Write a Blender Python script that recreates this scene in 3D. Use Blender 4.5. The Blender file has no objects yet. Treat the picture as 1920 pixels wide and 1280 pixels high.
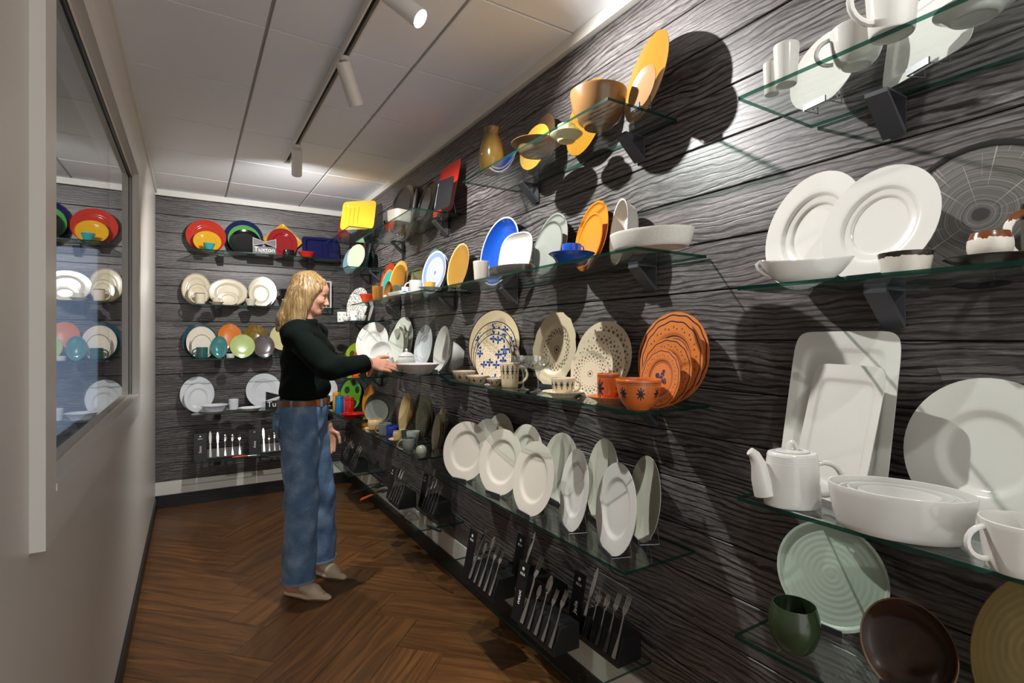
import bpy, bmesh, math, random
import numpy as np
from mathutils import Vector, Matrix
random.seed(7); np.random.seed(7)
scene = bpy.context.scene
COL = scene.collection
PI = math.pi

# ------------------------------------------------------------------ camera
TH = math.radians(31.56); S_, C_ = math.sin(TH), math.cos(TH)
FPX, CAMH, CY = 980.0, 1.35, 634.0            # focal length and horizon in 1920x1280 pixels
cam_d = bpy.data.cameras.new('camera'); cam = bpy.data.objects.new('camera', cam_d); COL.objects.link(cam)
cam.location = (0, 0, CAMH); cam.rotation_euler = (PI/2, 0, -TH)
cam_d.sensor_width = 36.0; cam_d.lens = FPX/1920*36.0; cam_d.shift_y = (634-640)/1920.0*-1*-1
cam_d.clip_start = 0.02
scene.camera = cam

# ------------------------------------------------------------------ world, exposure
world = bpy.data.worlds.new('world'); scene.world = world; world.use_nodes = True
world.node_tree.nodes['Background'].inputs[0].default_value = (1.0, .985, .965, 1)
world.node_tree.nodes['Background'].inputs[1].default_value = 1.15
vs = scene.view_settings
vs.view_transform = 'Standard'; vs.look = 'None'; vs.gamma = 1.0; vs.use_curve_mapping = False
vs.exposure = 0.68
scene.cycles.transparent_max_bounces = 32
scene.cycles.max_bounces = 10
scene.cycles.diffuse_bounces = 6
scene.cycles.caustics_reflective = False
scene.cycles.caustics_refractive = False
scene.cycles.sample_clamp_indirect = 6.0

# ------------------------------------------------------------------ room numbers (metres)
XL, XR, YB, YF, ZC = -0.24, 1.28, 5.0, -1.1, 2.53
SPOT_POWER = 62.0
# track spotlights: pivot on the track, aim point, power factor
LAMPS = [
    ('white spotlight pointing down at the back wall, at the far end of the track', (.535, 3.31), (.72, 4.45, 1.25), .85, 155),
    ('white tilted spotlight on the track, second from its far end', (.535, 2.17), (1.22, 2.72, 1.1), .78, 118),
    ('glaring lit spotlight on the track facing the viewer', (.535, 1.62), (1.25, 1.02, 1.65), 1.0, 138),
    ('white spotlight on the track above the viewer', (.535, -.25), (1.22, .22, .90), .22, 110),
]
LAMP_OBJ = []

# ------------------------------------------------------------------ pixel helpers (1920x1280 photograph frame)
def ray(px, py):
    u = (px-960)/FPX
    return (S_+u*C_, C_-u*S_, (CY-py)/FPX)
def atX(px, py, x):
    v = ray(px, py); t = x/v[0]; return Vector((x, t*v[1], CAMH+t*v[2]))
def atY(px, py, y):
    v = ray(px, py); t = y/v[1]; return Vector((t*v[0], y, CAMH+t*v[2]))
def atZ(px, py, z):
    v = ray(px, py); t = (z-CAMH)/v[2]; return Vector((t*v[0], t*v[1], z))
def proj(p):
    r = p[0]*C_-p[1]*S_; f = p[0]*S_+p[1]*C_
    return 960+FPX*r/f, CY-FPX*(p[2]-CAMH)/f
def fwd(p): return p[0]*S_+p[1]*C_

# ------------------------------------------------------------------ node helpers
def lin(c):
    if isinstance(c, str): c = tuple(int(c[i:i+2], 16) for i in (1, 3, 5))
    o = []
    for v in c[:3]:
        v /= 255.0
        o.append(v/12.92 if v <= .04045 else ((v+.055)/1.055)**2.4)
    return (*o, 1.0)
class NT:
    def __init__(s, name):
        s.m = bpy.data.materials.new(name); s.m.use_nodes = True
        s.t = s.m.node_tree; s.t.nodes.clear()
        s.out = s.t.nodes.new('ShaderNodeOutputMaterial')
    def n(s, typ, ins=None, **props):
        nd = s.t.nodes.new('ShaderNode'+typ)
        for k, v in props.items(): setattr(nd, k, v)
        for k, v in (ins or {}).items(): s.set(nd.inputs[k], v)
        return nd
    def set(s, sock, v):
        if isinstance(v, bpy.types.NodeSocket): s.t.links.new(v, sock)
        elif isinstance(v, bpy.types.Node): s.t.links.new(v.outputs[0], sock)
        else: sock.default_value = v
    def math(s, op, a, b=0.0, c=None, clamp=False):
        nd = s.t.nodes.new('ShaderNodeMath'); nd.operation = op; nd.use_clamp = clamp
        s.set(nd.inputs[0], a)
        if op not in ('ABSOLUTE', 'SQRT', 'FRACT', 'SINE', 'COSINE', 'FLOOR'): s.set(nd.inputs[1], b)
        if c is not None: s.set(nd.inputs[2], c)
        return nd.outputs[0]
    def mix(s, fac, a, b):
        nd = s.t.nodes.new('ShaderNodeMix'); nd.data_type = 'RGBA'
        s.set(nd.inputs[0], fac); s.set(nd.inputs[6], a); s.set(nd.inputs[7], b)
        return nd.outputs[2]
    def ramp(s, fac, stops, interp='LINEAR'):
        nd = s.t.nodes.new('ShaderNodeValToRGB'); nd.color_ramp.interpolation = interp
        e = nd.color_ramp.elements
        while len(e) < len(stops): e.new(0.5)
        for el, (p, c) in zip(e, stops): el.position = p; el.color = c
        s.set(nd.inputs[0], fac); return nd.outputs[0]
    def coords(s, which='Object', scale=(1, 1, 1), off=None):
        tc = s.n('TexCoord'); mp = s.n('Mapping', {'Vector': tc.outputs[which], 'Scale': scale})
        if off is not None: s.set(mp.inputs['Location'], off)
        return mp.outputs[0]
    def bsdf(s, color, rough=.4, metal=0., bump=None, bstr=.2, bdist=.01, **k):
        b = s.n('BsdfPrincipled', {'Base Color': color, 'Roughness': rough, 'Metallic': metal})
        for kk, v in k.items(): s.set(b.inputs[kk.replace('_', ' ')], v)
        if bump is not None:
            bp = s.n('Bump', {'Height': bump, 'Strength': bstr, 'Distance': bdist})
            s.t.links.new(bp.outputs[0], b.inputs['Normal'])
        s.t.links.new(b.outputs[0], s.out.inputs[0]); return b
MATS = {}
def cer(c, rough=.16, speck=None, name=None, bumps=0.0):
    """plain glazed or matt ceramic"""
    key = ('cer', str(c), rough, str(speck), bumps)
    if key in MATS: return MATS[key]
    N = NT(name or 'ceramic'); col = lin(c)
    nz = N.n('TexNoise', {'Vector': N.coords(), 'Scale': 9.0, 'Detail': 3.0})
    var = N.mix(N.math('MULTIPLY', nz.outputs[0], .16), col, tuple(v*.78 for v in col[:3])+(1,))
    if speck:
        vo = N.n('TexVoronoi', {'Vector': N.coords(), 'Scale': 420.0})
        var = N.mix(N.math('LESS_THAN', vo.outputs['Distance'], .22), var, lin(speck))
    kw = {}
    if bumps:
        tc = N.coords(); ln = N.n('VectorMath', {0: N.n('VectorMath', {0: tc, 1: (1, 1, 0)}, operation='MULTIPLY').outputs[0]}, operation='LENGTH')
        kw = dict(bump=N.math('SINE', N.math('MULTIPLY', ln.outputs['Value'], bumps)), bstr=.25, bdist=.0008)
    N.bsdf(var, rough, **kw, Specular_IOR_Level=.5)
    MATS[key] = N.m; return N.m
def plain(name, c, rough=.5, metal=0., bump_scale=None, bstr=.15, var=.2):
    key = ('plain', name)
    if key in MATS: return MATS[key]
    N = NT(name); col = lin(c)
    nz = N.n('TexNoise', {'Vector': N.coords(), 'Scale': bump_scale or 30.0, 'Detail': 4.0})
    cc = N.mix(N.math('MULTIPLY', nz.outputs[0], var), col, tuple(v*.7 for v in col[:3])+(1,))
    N.bsdf(cc, rough, metal, bump=nz.outputs[0] if bump_scale else None, bstr=bstr, bdist=.002)
    MATS[key] = N.m; return N.m
def decor(name, base, layers, rough=.2, split=None):
    """printed ceramic in bounding-box coordinates: layers = ('ring', r, w, col) ('dots', r, n, size, col, phase) ('petal', r0, amp, lobes, col, phase) ('scatter', scale, thr, col, r0, r1)"""
    if name in MATS: return MATS[name]
    N = NT(name); tc = N.n('TexCoord').outputs['Generated']
    sx = N.n('SeparateXYZ', {0: tc})
    gx = N.math('MULTIPLY', N.math('SUBTRACT', sx.outputs[0], .5), 2.0); gy = N.math('MULTIPLY', N.math('SUBTRACT', sx.outputs[1], .5), 2.0)
    r = N.math('SQRT', N.math('ADD', N.math('MULTIPLY', gx, gx), N.math('MULTIPLY', gy, gy)))
    phi = N.math('ARCTAN2', gy, gx)
    col = lin(base)
    for L in layers:
        if L[0] == 'ring':
            m = N.math('LESS_THAN', N.math('ABSOLUTE', N.math('SUBTRACT', r, L[1])), L[2]/2); c = L[3]
        elif L[0] == 'disc':
            m = N.math('LESS_THAN', r, L[1]); c = L[2]
        elif L[0] == 'wavering':
            rr = N.math('ADD', r, N.math('MULTIPLY', N.math('SINE', N.math('MULTIPLY', phi, float(L[4]))), L[5]))
            m = N.math('LESS_THAN', N.math('ABSOLUTE', N.math('SUBTRACT', rr, L[1])), L[2]/2); c = L[3]
        elif L[0] == 'dots':
            _, r0, n, size, c, ph = L
            u = N.math('SUBTRACT', N.math('FRACT', N.math('ADD', N.math('MULTIPLY', phi, n/(2*PI)), ph+100.0)), .5)
            du = N.math('MULTIPLY', N.math('MULTIPLY', u, 2*PI/n), r0); dv = N.math('SUBTRACT', r, r0)
            lobe = size if size < .03 else N.math('MULTIPLY', N.math('ADD', N.math('MULTIPLY', N.math('COSINE', N.math('MULTIPLY', N.math('ARCTAN2', du, dv), 5.0)), .42), .72), size)
            m = N.math('LESS_THAN', N.math('SQRT', N.math('ADD', N.math('MULTIPLY', du, du), N.math('MULTIPLY', dv, dv))), lobe)
        elif L[0] == 'petal':
            _, r0, amp, lobes, c, ph = L
            edge = N.math('ADD', N.math('MULTIPLY', N.math('ABSOLUTE', N.math('COSINE', N.math('ADD', N.math('MULTIPLY', phi, lobes/2.0), ph))), amp), r0)
            vo = N.n('TexVoronoi', {'Vector': tc, 'Scale': 26.0})
            m = N.math('MULTIPLY', N.math('LESS_THAN', r, edge), N.math('GREATER_THAN', vo.outputs['Distance'], .3))
        elif L[0] == 'scatter':
            _, sc, thr, c, r0, r1 = L
            sp = N.n('CombineXYZ', {0: gx, 1: gy, 2: 0.0})
            vo = N.n('TexVoronoi', {'Vector': sp, 'Scale': sc, 'Randomness': .8}, voronoi_dimensions='2D')
            m = N.math('LESS_THAN', vo.outputs['Distance'], thr)
            m = N.math('MULTIPLY', m, N.math('MULTIPLY', N.math('GREATER_THAN', r, r0), N.math('LESS_THAN', r, r1)))
        elif L[0] == 'flower':   # scattered four-petalled flowers
            _, sc, thr, c, r0, r1 = L
            sp = N.n('CombineXYZ', {0: gx, 1: gy, 2: 0.0})
            vo = N.n('TexVoronoi', {'Vector': sp, 'Scale': sc, 'Randomness': .75}, voronoi_dimensions='2D')
            dl = N.n('SeparateXYZ', {0: N.n('VectorMath', {0: sp, 1: vo.outputs['Position']}, operation='SUBTRACT').outputs[0]})
            edge = N.math('MULTIPLY', N.math('ABSOLUTE', N.math('COSINE', N.math('MULTIPLY', N.math('ARCTAN2', dl.outputs[1], dl.outputs[0]), 2.0))), thr)
            pick = N.math('GREATER_THAN', N.n('SeparateColor', {0: vo.outputs['Color']}).outputs[0], .42)
            m = N.math('MULTIPLY', N.math('LESS_THAN', vo.outputs['Distance'], edge), N.math('MULTIPLY', pick, N.math('LESS_THAN', r, r1)))
        elif L[0] == 'top':      # glaze on the upper part of an upright vessel, with a wavy lower edge
            _, z0, c = L
            nz = N.n('TexNoise', {'Vector': tc, 'Scale': 5.0})
            m = N.math('GREATER_THAN', sx.outputs[2], N.math('ADD', N.math('MULTIPLY', nz.outputs[0], .25), z0-.125))
        elif L[0] == 'band':     # horizontal band of an upright vessel
            _, z0, w, c = L
            m = N.math('LESS_THAN', N.math('ABSOLUTE', N.math('SUBTRACT', sx.outputs[2], z0)), w/2)
        elif L[0] == 'zdots':    # motif ring round an upright vessel
            _, z0, n, size, c, aspect = L
            u = N.math('SUBTRACT', N.math('FRACT', N.math('ADD', N.math('MULTIPLY', phi, n/(2*PI)), 100.0)), .5)
            du = N.math('MULTIPLY', u, 2*PI/n); dv = N.math('MULTIPLY', N.math('SUBTRACT', sx.outputs[2], z0), aspect)
            rr = N.math('SQRT', N.math('ADD', N.math('MULTIPLY', du, du), N.math('MULTIPLY', dv, dv)))
            aa = N.math('ARCTAN2', dv, du)
            edge = N.math('MULTIPLY', N.math('ADD', N.math('MULTIPLY', N.math('COSINE', N.math('MULTIPLY', aa, 8.0)), .3), .7), size)
            m = N.math('LESS_THAN', rr, edge)
        col = N.mix(m, col, lin(c))
    N.bsdf(col, rough)
    MATS[name] = N.m; return N.m

# ------------------------------------------------------------------ mesh helpers
def tagp(o, label=None, cat=None, group=None, kind=None):
    if label: o['label'] = label
    if cat: o['category'] = cat
    if group: o['group'] = group
    if kind: o['kind'] = kind
    return o
def mobj(name, verts, faces, mat=None, parent=None, smooth=True, sharp=.7, mats=None, midx=None):
    me = bpy.data.meshes.new(name); me.from_pydata([tuple(v) for v in verts], [], faces)
    for m in (mats or ([mat] if mat else [])): me.materials.append(m)
    if midx is not None: me.polygons.foreach_set('material_index', midx)
    if smooth:
        me.polygons.foreach_set('use_smooth', [True]*len(me.polygons))
        if sharp: me.set_sharp_from_angle(angle=sharp)
    me.update()
    o = bpy.data.objects.new(name, me); COL.objects.link(o)
    if parent: o.parent = parent
    return o
def empty(name, loc=(0, 0, 0), rz=0.0):
    o = bpy.data.objects.new(name, None); COL.objects.link(o); o.location = loc; o.rotation_euler = (0, 0, rz)
    o.empty_display_size = .03; return o
class MB:
    def __init__(s): s.v = []; s.f = []
    def add(s, v, f):
        o = len(s.v); s.v += [tuple(p) for p in v]; s.f += [tuple(i+o for i in q) for q in f]; return s
    def box(s, x0, x1, y0, y1, z0, z1, M=None):
        v = [(x, y, z) for x in (x0, x1) for y in (y0, y1) for z in (z0, z1)]
        if M is not None: v = [M @ Vector(p) for p in v]
        return s.add(v, [(0, 1, 3, 2), (4, 6, 7, 5), (0, 4, 5, 1), (2, 3, 7, 6), (0, 2, 6, 4), (1, 5, 7, 3)])
    def tube(s, pts, r, n=6, cap=True):
        v, f = sweep(pts, r, n, cap); return s.add(v, f)
    def build(s, name, mat, parent=None, **k): return mobj(name, s.v, s.f, mat, parent, **k)
def sweep(pts, r, n=8, cap=True, flat=1.0):
    pts = [Vector(p) for p in pts]; rs = r if isinstance(r, (list, tuple)) else [r]*len(pts)
    v, f = [], []; ref = None
    for i, p in enumerate(pts):
        d = (pts[min(i+1, len(pts)-1)]-pts[max(i-1, 0)]).normalized()
        if ref is None: ref = d.orthogonal().normalized()
        a = (ref-d*ref.dot(d)); a = a.normalized() if a.length > 1e-6 else d.orthogonal().normalized()
        ref = a; b = d.cross(a)
        for j in range(n):
            t = 2*PI*j/n; v.append(p+(a*math.cos(t)+b*math.sin(t)*flat)*rs[i])
    for i in range(len(pts)-1):
        for j in range(n):
            k = (j+1) % n; f.append((i*n+j, i*n+k, (i+1)*n+k, (i+1)*n+j))
    if cap: f.append(tuple(range(n-1, -1, -1))); f.append(tuple(range((len(pts)-1)*n, len(pts)*n)))
    return v, f
def lathe(prof, n=40, sx=1., sy=1., sup=2., wav=None):
    """prof: (r, z) from one axis point to another; outline scaled to an ellipse or a superellipse"""
    v, f, rings = [], [], []
    for r, z in prof:
        if r < 1e-6: rings.append([len(v)]); v.append((0, 0, z)); continue
        ring = []
        for j in range(n):
            t = 2*PI*j/n; c, s = math.cos(t), math.sin(t); k = r
            if wav: k = r*(1+wav[1]*abs(math.sin(wav[0]*t/2))*(r/prof_max(prof))**3)
            if sup != 2.:
                c = math.copysign(abs(c)**(2/sup), c); s = math.copysign(abs(s)**(2/sup), s)
            ring.append(len(v)); v.append((k*c*sx, k*s*sy, z))
        rings.append(ring)
    for a, b in zip(rings, rings[1:]):
        for j in range(n):
            k = (j+1) % n
            if len(a) == 1 and len(b) == 1: continue
            if len(a) == 1: f.append((a[0], b[k], b[j]))
            elif len(b) == 1: f.append((a[j], a[k], b[0]))
            else: f.append((a[j], a[k], b[k], b[j]))
    return v, f
def prof_max(p): return max(r for r, z in p)
def xform(M, v): return [M @ Vector(p) for p in v]
def polybox(name, poly, z0, z1, mat, parent=None, **k):
    n = len(poly); v = [(x, y, z0) for x, y in poly]+[(x, y, z1) for x, y in poly]
    f = [tuple(range(n-1, -1, -1)), tuple(range(n, 2*n))]+[(i, (i+1) % n, n+(i+1) % n, n+i) for i in range(n)]
    return mobj(name, v, f, mat, parent, smooth=False, **k)
def chamfer_box(name, x0, x1, y0, y1, z0, z1, b, mat, parent=None):
    bm = bmesh.new(); bmesh.ops.create_cube(bm, size=1)
    for q in bm.verts:
        q.co = ((x0+x1)/2+q.co.x*(x1-x0), (y0+y1)/2+q.co.y*(y1-y0), (z0+z1)/2+q.co.z*(z1-z0))
    bmesh.ops.bevel(bm, geom=bm.edges[:], offset=b, segments=1, affect='EDGES')
    me = bpy.data.meshes.new(name); bm.to_mesh(me); bm.free(); me.materials.append(mat)
    o = bpy.data.objects.new(name, me); COL.objects.link(o)
    if parent: o.parent = parent
    return o
def text_mesh(name, txt, size, mat, parent, M, align='CENTER', extrude=.0006, font_shear=0.0):
    cu = bpy.data.curves.new(name, 'FONT'); cu.body = txt; cu.size = size; cu.align_x = align; cu.align_y = 'CENTER'
    cu.extrude = extrude; cu.resolution_u = 3; cu.shear = font_shear
    tmp = bpy.data.objects.new(name, cu); COL.objects.link(tmp)
    bpy.context.view_layer.update()
    me = bpy.data.meshes.new_from_object(tmp); bpy.data.objects.remove(tmp); bpy.data.curves.remove(cu)
    me.name = name; me.transform(M); me.materials.clear(); me.materials.append(mat)
    o = bpy.data.objects.new(name, me); COL.objects.link(o); o.parent = parent; return o

# ------------------------------------------------------------------ structure materials
def mat_plank():
    N = NT('grey_plank'); rnd = N.n('ObjectInfo').outputs['Random']
    tc = N.n('TexCoord').outputs['Object']
    off = N.n('CombineXYZ', {0: N.math('MULTIPLY', rnd, 37.0), 1: N.math('MULTIPLY', rnd, 11.0), 2: N.math('MULTIPLY', rnd, 53.0)})
    p = N.n('VectorMath', {0: tc, 1: off}, operation='ADD').outputs[0]
    warp = N.n('TexNoise', {'Vector': N.n('Mapping', {'Vector': p, 'Scale': (2.2, 1, 7.0)}).outputs[0], 'Scale': 1.0, 'Detail': 2.0})
    w = N.n('VectorMath', {0: p, 1: N.n('CombineXYZ', {0: 0.0, 1: 0.0, 2: N.math('MULTIPLY', N.math('SUBTRACT', warp.outputs[0], .5), .085)})}, operation='ADD').outputs[0]
    wave = N.n('TexWave', {'Vector': N.n('Mapping', {'Vector': w, 'Scale': (.25, 1, 1)}).outputs[0], 'Scale': 19.0, 'Distortion': 4.5, 'Detail': 3.0, 'Detail Scale': 1.6, 'Detail Roughness': .6}, wave_type='BANDS', bands_direction='Z')
    fine = N.n('TexNoise', {'Vector': N.n('Mapping', {'Vector': w, 'Scale': (14, 1, 210)}).outputs[0], 'Scale': 1.0, 'Detail': 4.0, 'Roughness': .7})
    big = N.n('TexNoise', {'Vector': N.n('Mapping', {'Vector': w, 'Scale': (1.0, 1, 9)}).outputs[0], 'Scale': 1.0, 'Detail': 3.0})
    ln = N.n('MapRange', {0: wave.outputs['Fac'], 1: .02, 2: .42, 3: 0.0, 4: 1.0}, interpolation_type='SMOOTHSTEP').outputs[0]
    msk = N.n('MapRange', {0: N.n('TexNoise', {'Vector': N.n('Mapping', {'Vector': p, 'Scale': (1.7, 1, 26)}).outputs[0], 'Scale': 1.0, 'Detail': 2.0}).outputs[0], 1: .36, 2: .6, 3: .25, 4: 1.0}).outputs[0]
    lines = N.math('SUBTRACT', 1.0, N.math('MULTIPLY', N.math('SUBTRACT', 1.0, ln), msk))
    g = N.math('ADD', N.math('MULTIPLY', lines, .24), N.math('ADD', N.math('MULTIPLY', fine.outputs[0], .58), N.math('MULTIPLY', big.outputs[0], .26)))
    col = N.ramp(g, [(.38, (.005, .004, .004, 1)), (.52, (.024, .020, .0195, 1)), (.64, (.095, .084, .082, 1)), (.82, (.27, .25, .247, 1))])
    col = N.mix(N.math('MULTIPLY', rnd, .35), col, (.075, .062, .060, 1))
    N.bsdf(col, .40, bump=g, bstr=.35, bdist=.003, Specular_IOR_Level=.55)
    return N.m
def mat_floor():
    N = NT('floor_oak'); rnd = N.n('ObjectInfo').outputs['Random']
    tc = N.n('TexCoord').outputs['Object']
    off = N.n('CombineXYZ', {0: N.math('MULTIPLY', rnd, 31.0), 1: N.math('MULTIPLY', rnd, 17.0), 2: 0.0})
    p = N.n('VectorMath', {0: tc, 1: off}, operation='ADD').outputs[0]
    warp = N.n('TexNoise', {'Vector': N.n('Mapping', {'Vector': p, 'Scale': (2.0, 9.0, 1)}).outputs[0], 'Scale': 1.0, 'Detail': 2.0})
    w = N.n('VectorMath', {0: p, 1: N.n('CombineXYZ', {0: 0.0, 1: N.math('MULTIPLY', warp.outputs[0], .10), 2: 0.0})}, operation='ADD').outputs[0]
    g1 = N.n('TexNoise', {'Vector': N.n('Mapping', {'Vector': w, 'Scale': (1.6, 34, 1)}).outputs[0], 'Scale': 1.0, 'Detail': 5.0, 'Roughness': .65})
    g2 = N.n('TexNoise', {'Vector': N.n('Mapping', {'Vector': w, 'Scale': (5, 150, 1)}).outputs[0], 'Scale': 1.0, 'Detail': 3.0})
    g = N.math('ADD', N.math('MULTIPLY', g1.outputs[0], .75), N.math('MULTIPLY', g2.outputs[0], .25))
    col = N.ramp(g, [(.3, lin('#2e1c0d')), (.46, lin('#57381b')), (.58, lin('#724a25')), (.75, lin('#906131'))])
    col = N.mix(N.math('MULTIPLY', rnd, .45), col, lin('#50341c'))
    N.bsdf(col, N.math('ADD', N.math('MULTIPLY', g, .2), .27), bump=g, bstr=.12, bdist=.002)
    return N.m
def mat_glass():
    N = NT('clear_glass')
    fc = N.n('LayerWeight', {'Blend': .5}).outputs['Facing']
    fr = N.n('Math', {0: N.math('MULTIPLY', N.math('POWER', fc, 5.0), .9), 1: .035}, operation='ADD')
    tr = N.n('BsdfTransparent', {'Color': (.955, .985, .97, 1)}); gl = N.n('BsdfGlossy', {'Color': (.9, .95, .93, 1), 'Roughness': .0})
    mx = N.n('MixShader', {0: fr.outputs[0], 1: tr.outputs[0], 2: gl.outputs[0]})
    N.t.links.new(mx.outputs[0], N.out.inputs[0]); return N.m
def mat_glass_edge():
    N = NT('green_glass_edge')
    tr = N.n('BsdfTransparent', {'Color': (.14, .34, .27, 1)}); df = N.n('BsdfPrincipled', {'Base Color': (.006, .045, .032, 1), 'Roughness': .1})
    mx = N.n('MixShader', {0: .45, 1: tr.outputs[0], 2: df.outputs[0]})
    N.t.links.new(mx.outputs[0], N.out.inputs[0]); return N.m
def mat_window():
    N = NT('window_glass')
    fc = N.n('LayerWeight', {'Blend': .5}).outputs['Facing']
    fr = N.n('Math', {0: N.math('MULTIPLY', N.math('POWER', fc, 4.0), .9), 1: .05}, operation='ADD')
    tr = N.n('BsdfTransparent', {'Color': (.80, .82, .82, 1)}); gl = N.n('BsdfGlossy', {'Color': (.95, .95, .95, 1), 'Roughness': .0})
    mx = N.n('MixShader', {0: fr.outputs[0], 1: tr.outputs[0], 2: gl.outputs[0]})
    N.t.links.new(mx.outputs[0], N.out.inputs[0]); return N.m
def emit(name, c, st):
    N = NT(name); e = N.n('Emission', {'Color': c, 'Strength': st}); N.t.links.new(e.outputs[0], N.out.inputs[0]); return N.m
M_PLANK, M_FLOOR, M_GLASS, M_GEDGE, M_WIN = mat_plank(), mat_floor(), mat_glass(), mat_glass_edge(), mat_window()
M_PAINT = plain('white_wall_paint', '#d9d5ce', .38, bump_scale=60, bstr=.02, var=.05)
M_TRIM = plain('white_trim_paint', '#dcdad3', .35, var=.05)
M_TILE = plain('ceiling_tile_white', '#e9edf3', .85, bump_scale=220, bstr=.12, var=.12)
M_GRID = plain('ceiling_grid_grey', '#a5a29e', .6)
M_BASE = plain('black_skirting', '#1b1a1b', .38)
M_BACK = plain('dark_joint', '#0b0908', .8)
M_STEEL = plain('brushed_bracket_grey', '#55565c', .42, .35)
M_WIRE = plain('steel_wire', '#a8a9ac', .25, .9)
M_CHROME = plain('polished_steel', '#c9c6c0', .14, 1.0)
M_LAMP = plain('white_lamp_enamel', '#e2e0da', .35)
M_BLACK = plain('matt_black_plastic', '#0d0d0f', .45)
M_LIP = plain('dark_grey_plastic', '#2b2c33', .35)
M_WHITEPRINT = plain('white_print', '#f2f2f0', .5)
M_GOLD = plain('gold_print', '#c9a83c', .4, .3)

# ------------------------------------------------------------------ setting
def struct(o, kind='structure'): o['kind'] = kind; return o
# floor: herringbone planks over a dark base
floor = struct(mobj('floor', *(lambda m: (m.v, m.f))(MB().box(XL, XR, YF, YB, -.03, -.006)), M_BACK, smooth=False))
def clip(poly, axis, val, keep_less):
    out = []
    for i in range(len(poly)):
        a, b = poly[i], poly[(i+1) % len(poly)]
        ia = (a[axis] <= val) == keep_less; ib = (b[axis] <= val) == keep_less
        if ia: out.append(a)
        if ia != ib:
            t = (val-a[axis])/(b[axis]-a[axis]); out.append((a[0]+(b[0]-a[0])*t, a[1]+(b[1]-a[1])*t))
    return out
LP, WP, GAP = .88, .22, .0009
R2 = math.sqrt(.5)
for m_ in range(-2, 3):
    for k_ in range(-16, 24):
        for typ in 'HV':
            if typ == 'H': p0, p1, q0, q1 = 0, LP, 0, WP
            else: p0, p1, q0, q1 = LP, LP+WP, WP-LP, WP
            dp, dq = k_*WP+m_*LP, k_*WP-m_*LP
            c = [(p0+GAP, q0+GAP), (p1-GAP, q0+GAP), (p1-GAP, q1-GAP), (p0+GAP, q1-GAP)]
            w = [((p+dp-(q+dq))*R2+.302, (p+dp+q+dq)*R2+2.062) for p, q in c]
            for ax, val, less in ((0, XL+.001, False), (0, XR-.001, True), (1, YF+.001, False), (1, YB-.001, True)):
                w = clip(w, ax, val, less)
                if not w: break
            if len(w) < 3: continue
            cx = sum(p[0] for p in w)/len(w); cy = sum(p[1] for p in w)/len(w)
            ang = PI/4 if typ == 'H' else -PI/4
            ca, sa = math.cos(-ang), math.sin(-ang)
            loc = [((x-cx)*ca-(y-cy)*sa, (x-cx)*sa+(y-cy)*ca) for x, y in w]
            o = polybox('plank', loc, -.006, 0.0, M_FLOOR, floor); o.location = (cx, cy, 0); o.rotation_euler = (0, 0, ang)
# ceiling: tiles hung in a grid
ceil = struct(mobj('ceiling', *(lambda m: (m.v, m.f))(MB().box(XL-.05, XR+.05, YF, YB+.05, ZC+.009, ZC+.05)), M_GRID, smooth=False))
xs = [XL, .247, .827, XR]; ys = [YF]+[2.18-.5765*k for k in range(7, 0, -1)]+[2.18, 2.755, 3.335, 3.91, 4.487, YB]
ys = sorted(y for y in ys if YF <= y <= YB)
for i in range(3):
    for j in range(len(ys)-1):
        g = .0045
        if ys[j+1]-ys[j] < .03: continue
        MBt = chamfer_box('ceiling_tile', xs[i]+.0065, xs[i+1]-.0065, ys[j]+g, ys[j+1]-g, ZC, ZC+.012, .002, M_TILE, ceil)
# walls of grey planks
ZP0, PH = .209, .142
def plank_wall(name, length, M):
    m = MB().box(-.06, length+.06, .0, .05, 0, ZC); o = struct(mobj(name, xform(M, m.v), m.f, M_BACK, smooth=False))
    bm_ = None
    for i in range(16):
        z0 = ZP0+i*PH+.0016; z1 = ZP0+(i+1)*PH-.0016
        q = chamfer_box('plank', 0, length, -.006, 0.0, -(z1-z0)/2, (z1-z0)/2, .0022, M_PLANK, o)
        q.matrix_local = M @ Matrix.Translation((0, 0, (z0+z1)/2))
    return o
MB_R = Matrix(((0, 1, 0, XR+.006), (-1, 0, 0, YB), (0, 0, 1, 0), (0, 0, 0, 1)))      # local x runs towards the camera along the right wall, local -y faces the room
MB_B = Matrix(((1, 0, 0, XL), (0, 1, 0, YB+.006), (0, 0, 1, 0), (0, 0, 0, 1)))
wall_r = plank_wall('wall_right', YB-YF, MB_R); wall_b = plank_wall('wall_back', XR-XL, MB_B)
def band(name, x0, x1, y0, y1, z0, z1, mat): return struct(mobj(name, *(lambda m: (m.v, m.f))(MB().box(x0, x1, y0, y1, z0, z1)), mat, smooth=False))
band('trim_1', XR-.006, XR+.006, YF, YB-.006, .102, .207, M_TRIM); band('trim_2', XL, XR-.006, YB-.006, YB+.006, .102, .207, M_TRIM)
band('baseboard_right', XR-.014, XR+.006, YF, YB-.014, 0.0005, .102, M_BASE); band('baseboard_back', XL+.012, XR-.014, YB-.014, YB+.006, 0.0005, .102, M_BASE)
band('baseboard_left', XL, XL+.012, YF, YB, 0.0005, .085, M_BASE)
band('trim_3', XR-.02, XR+.006, YF, YB-.02, 2.4835, ZC-.0005, M_TRIM); band('trim_4', XL, XR, YB-.02, YB+.006, 2.4835, ZC-.0005, M_TRIM)
band('trim_5', XL, XL+.012, YF, YB-.02, 2.495, ZC-.0005, M_TRIM)
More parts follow.
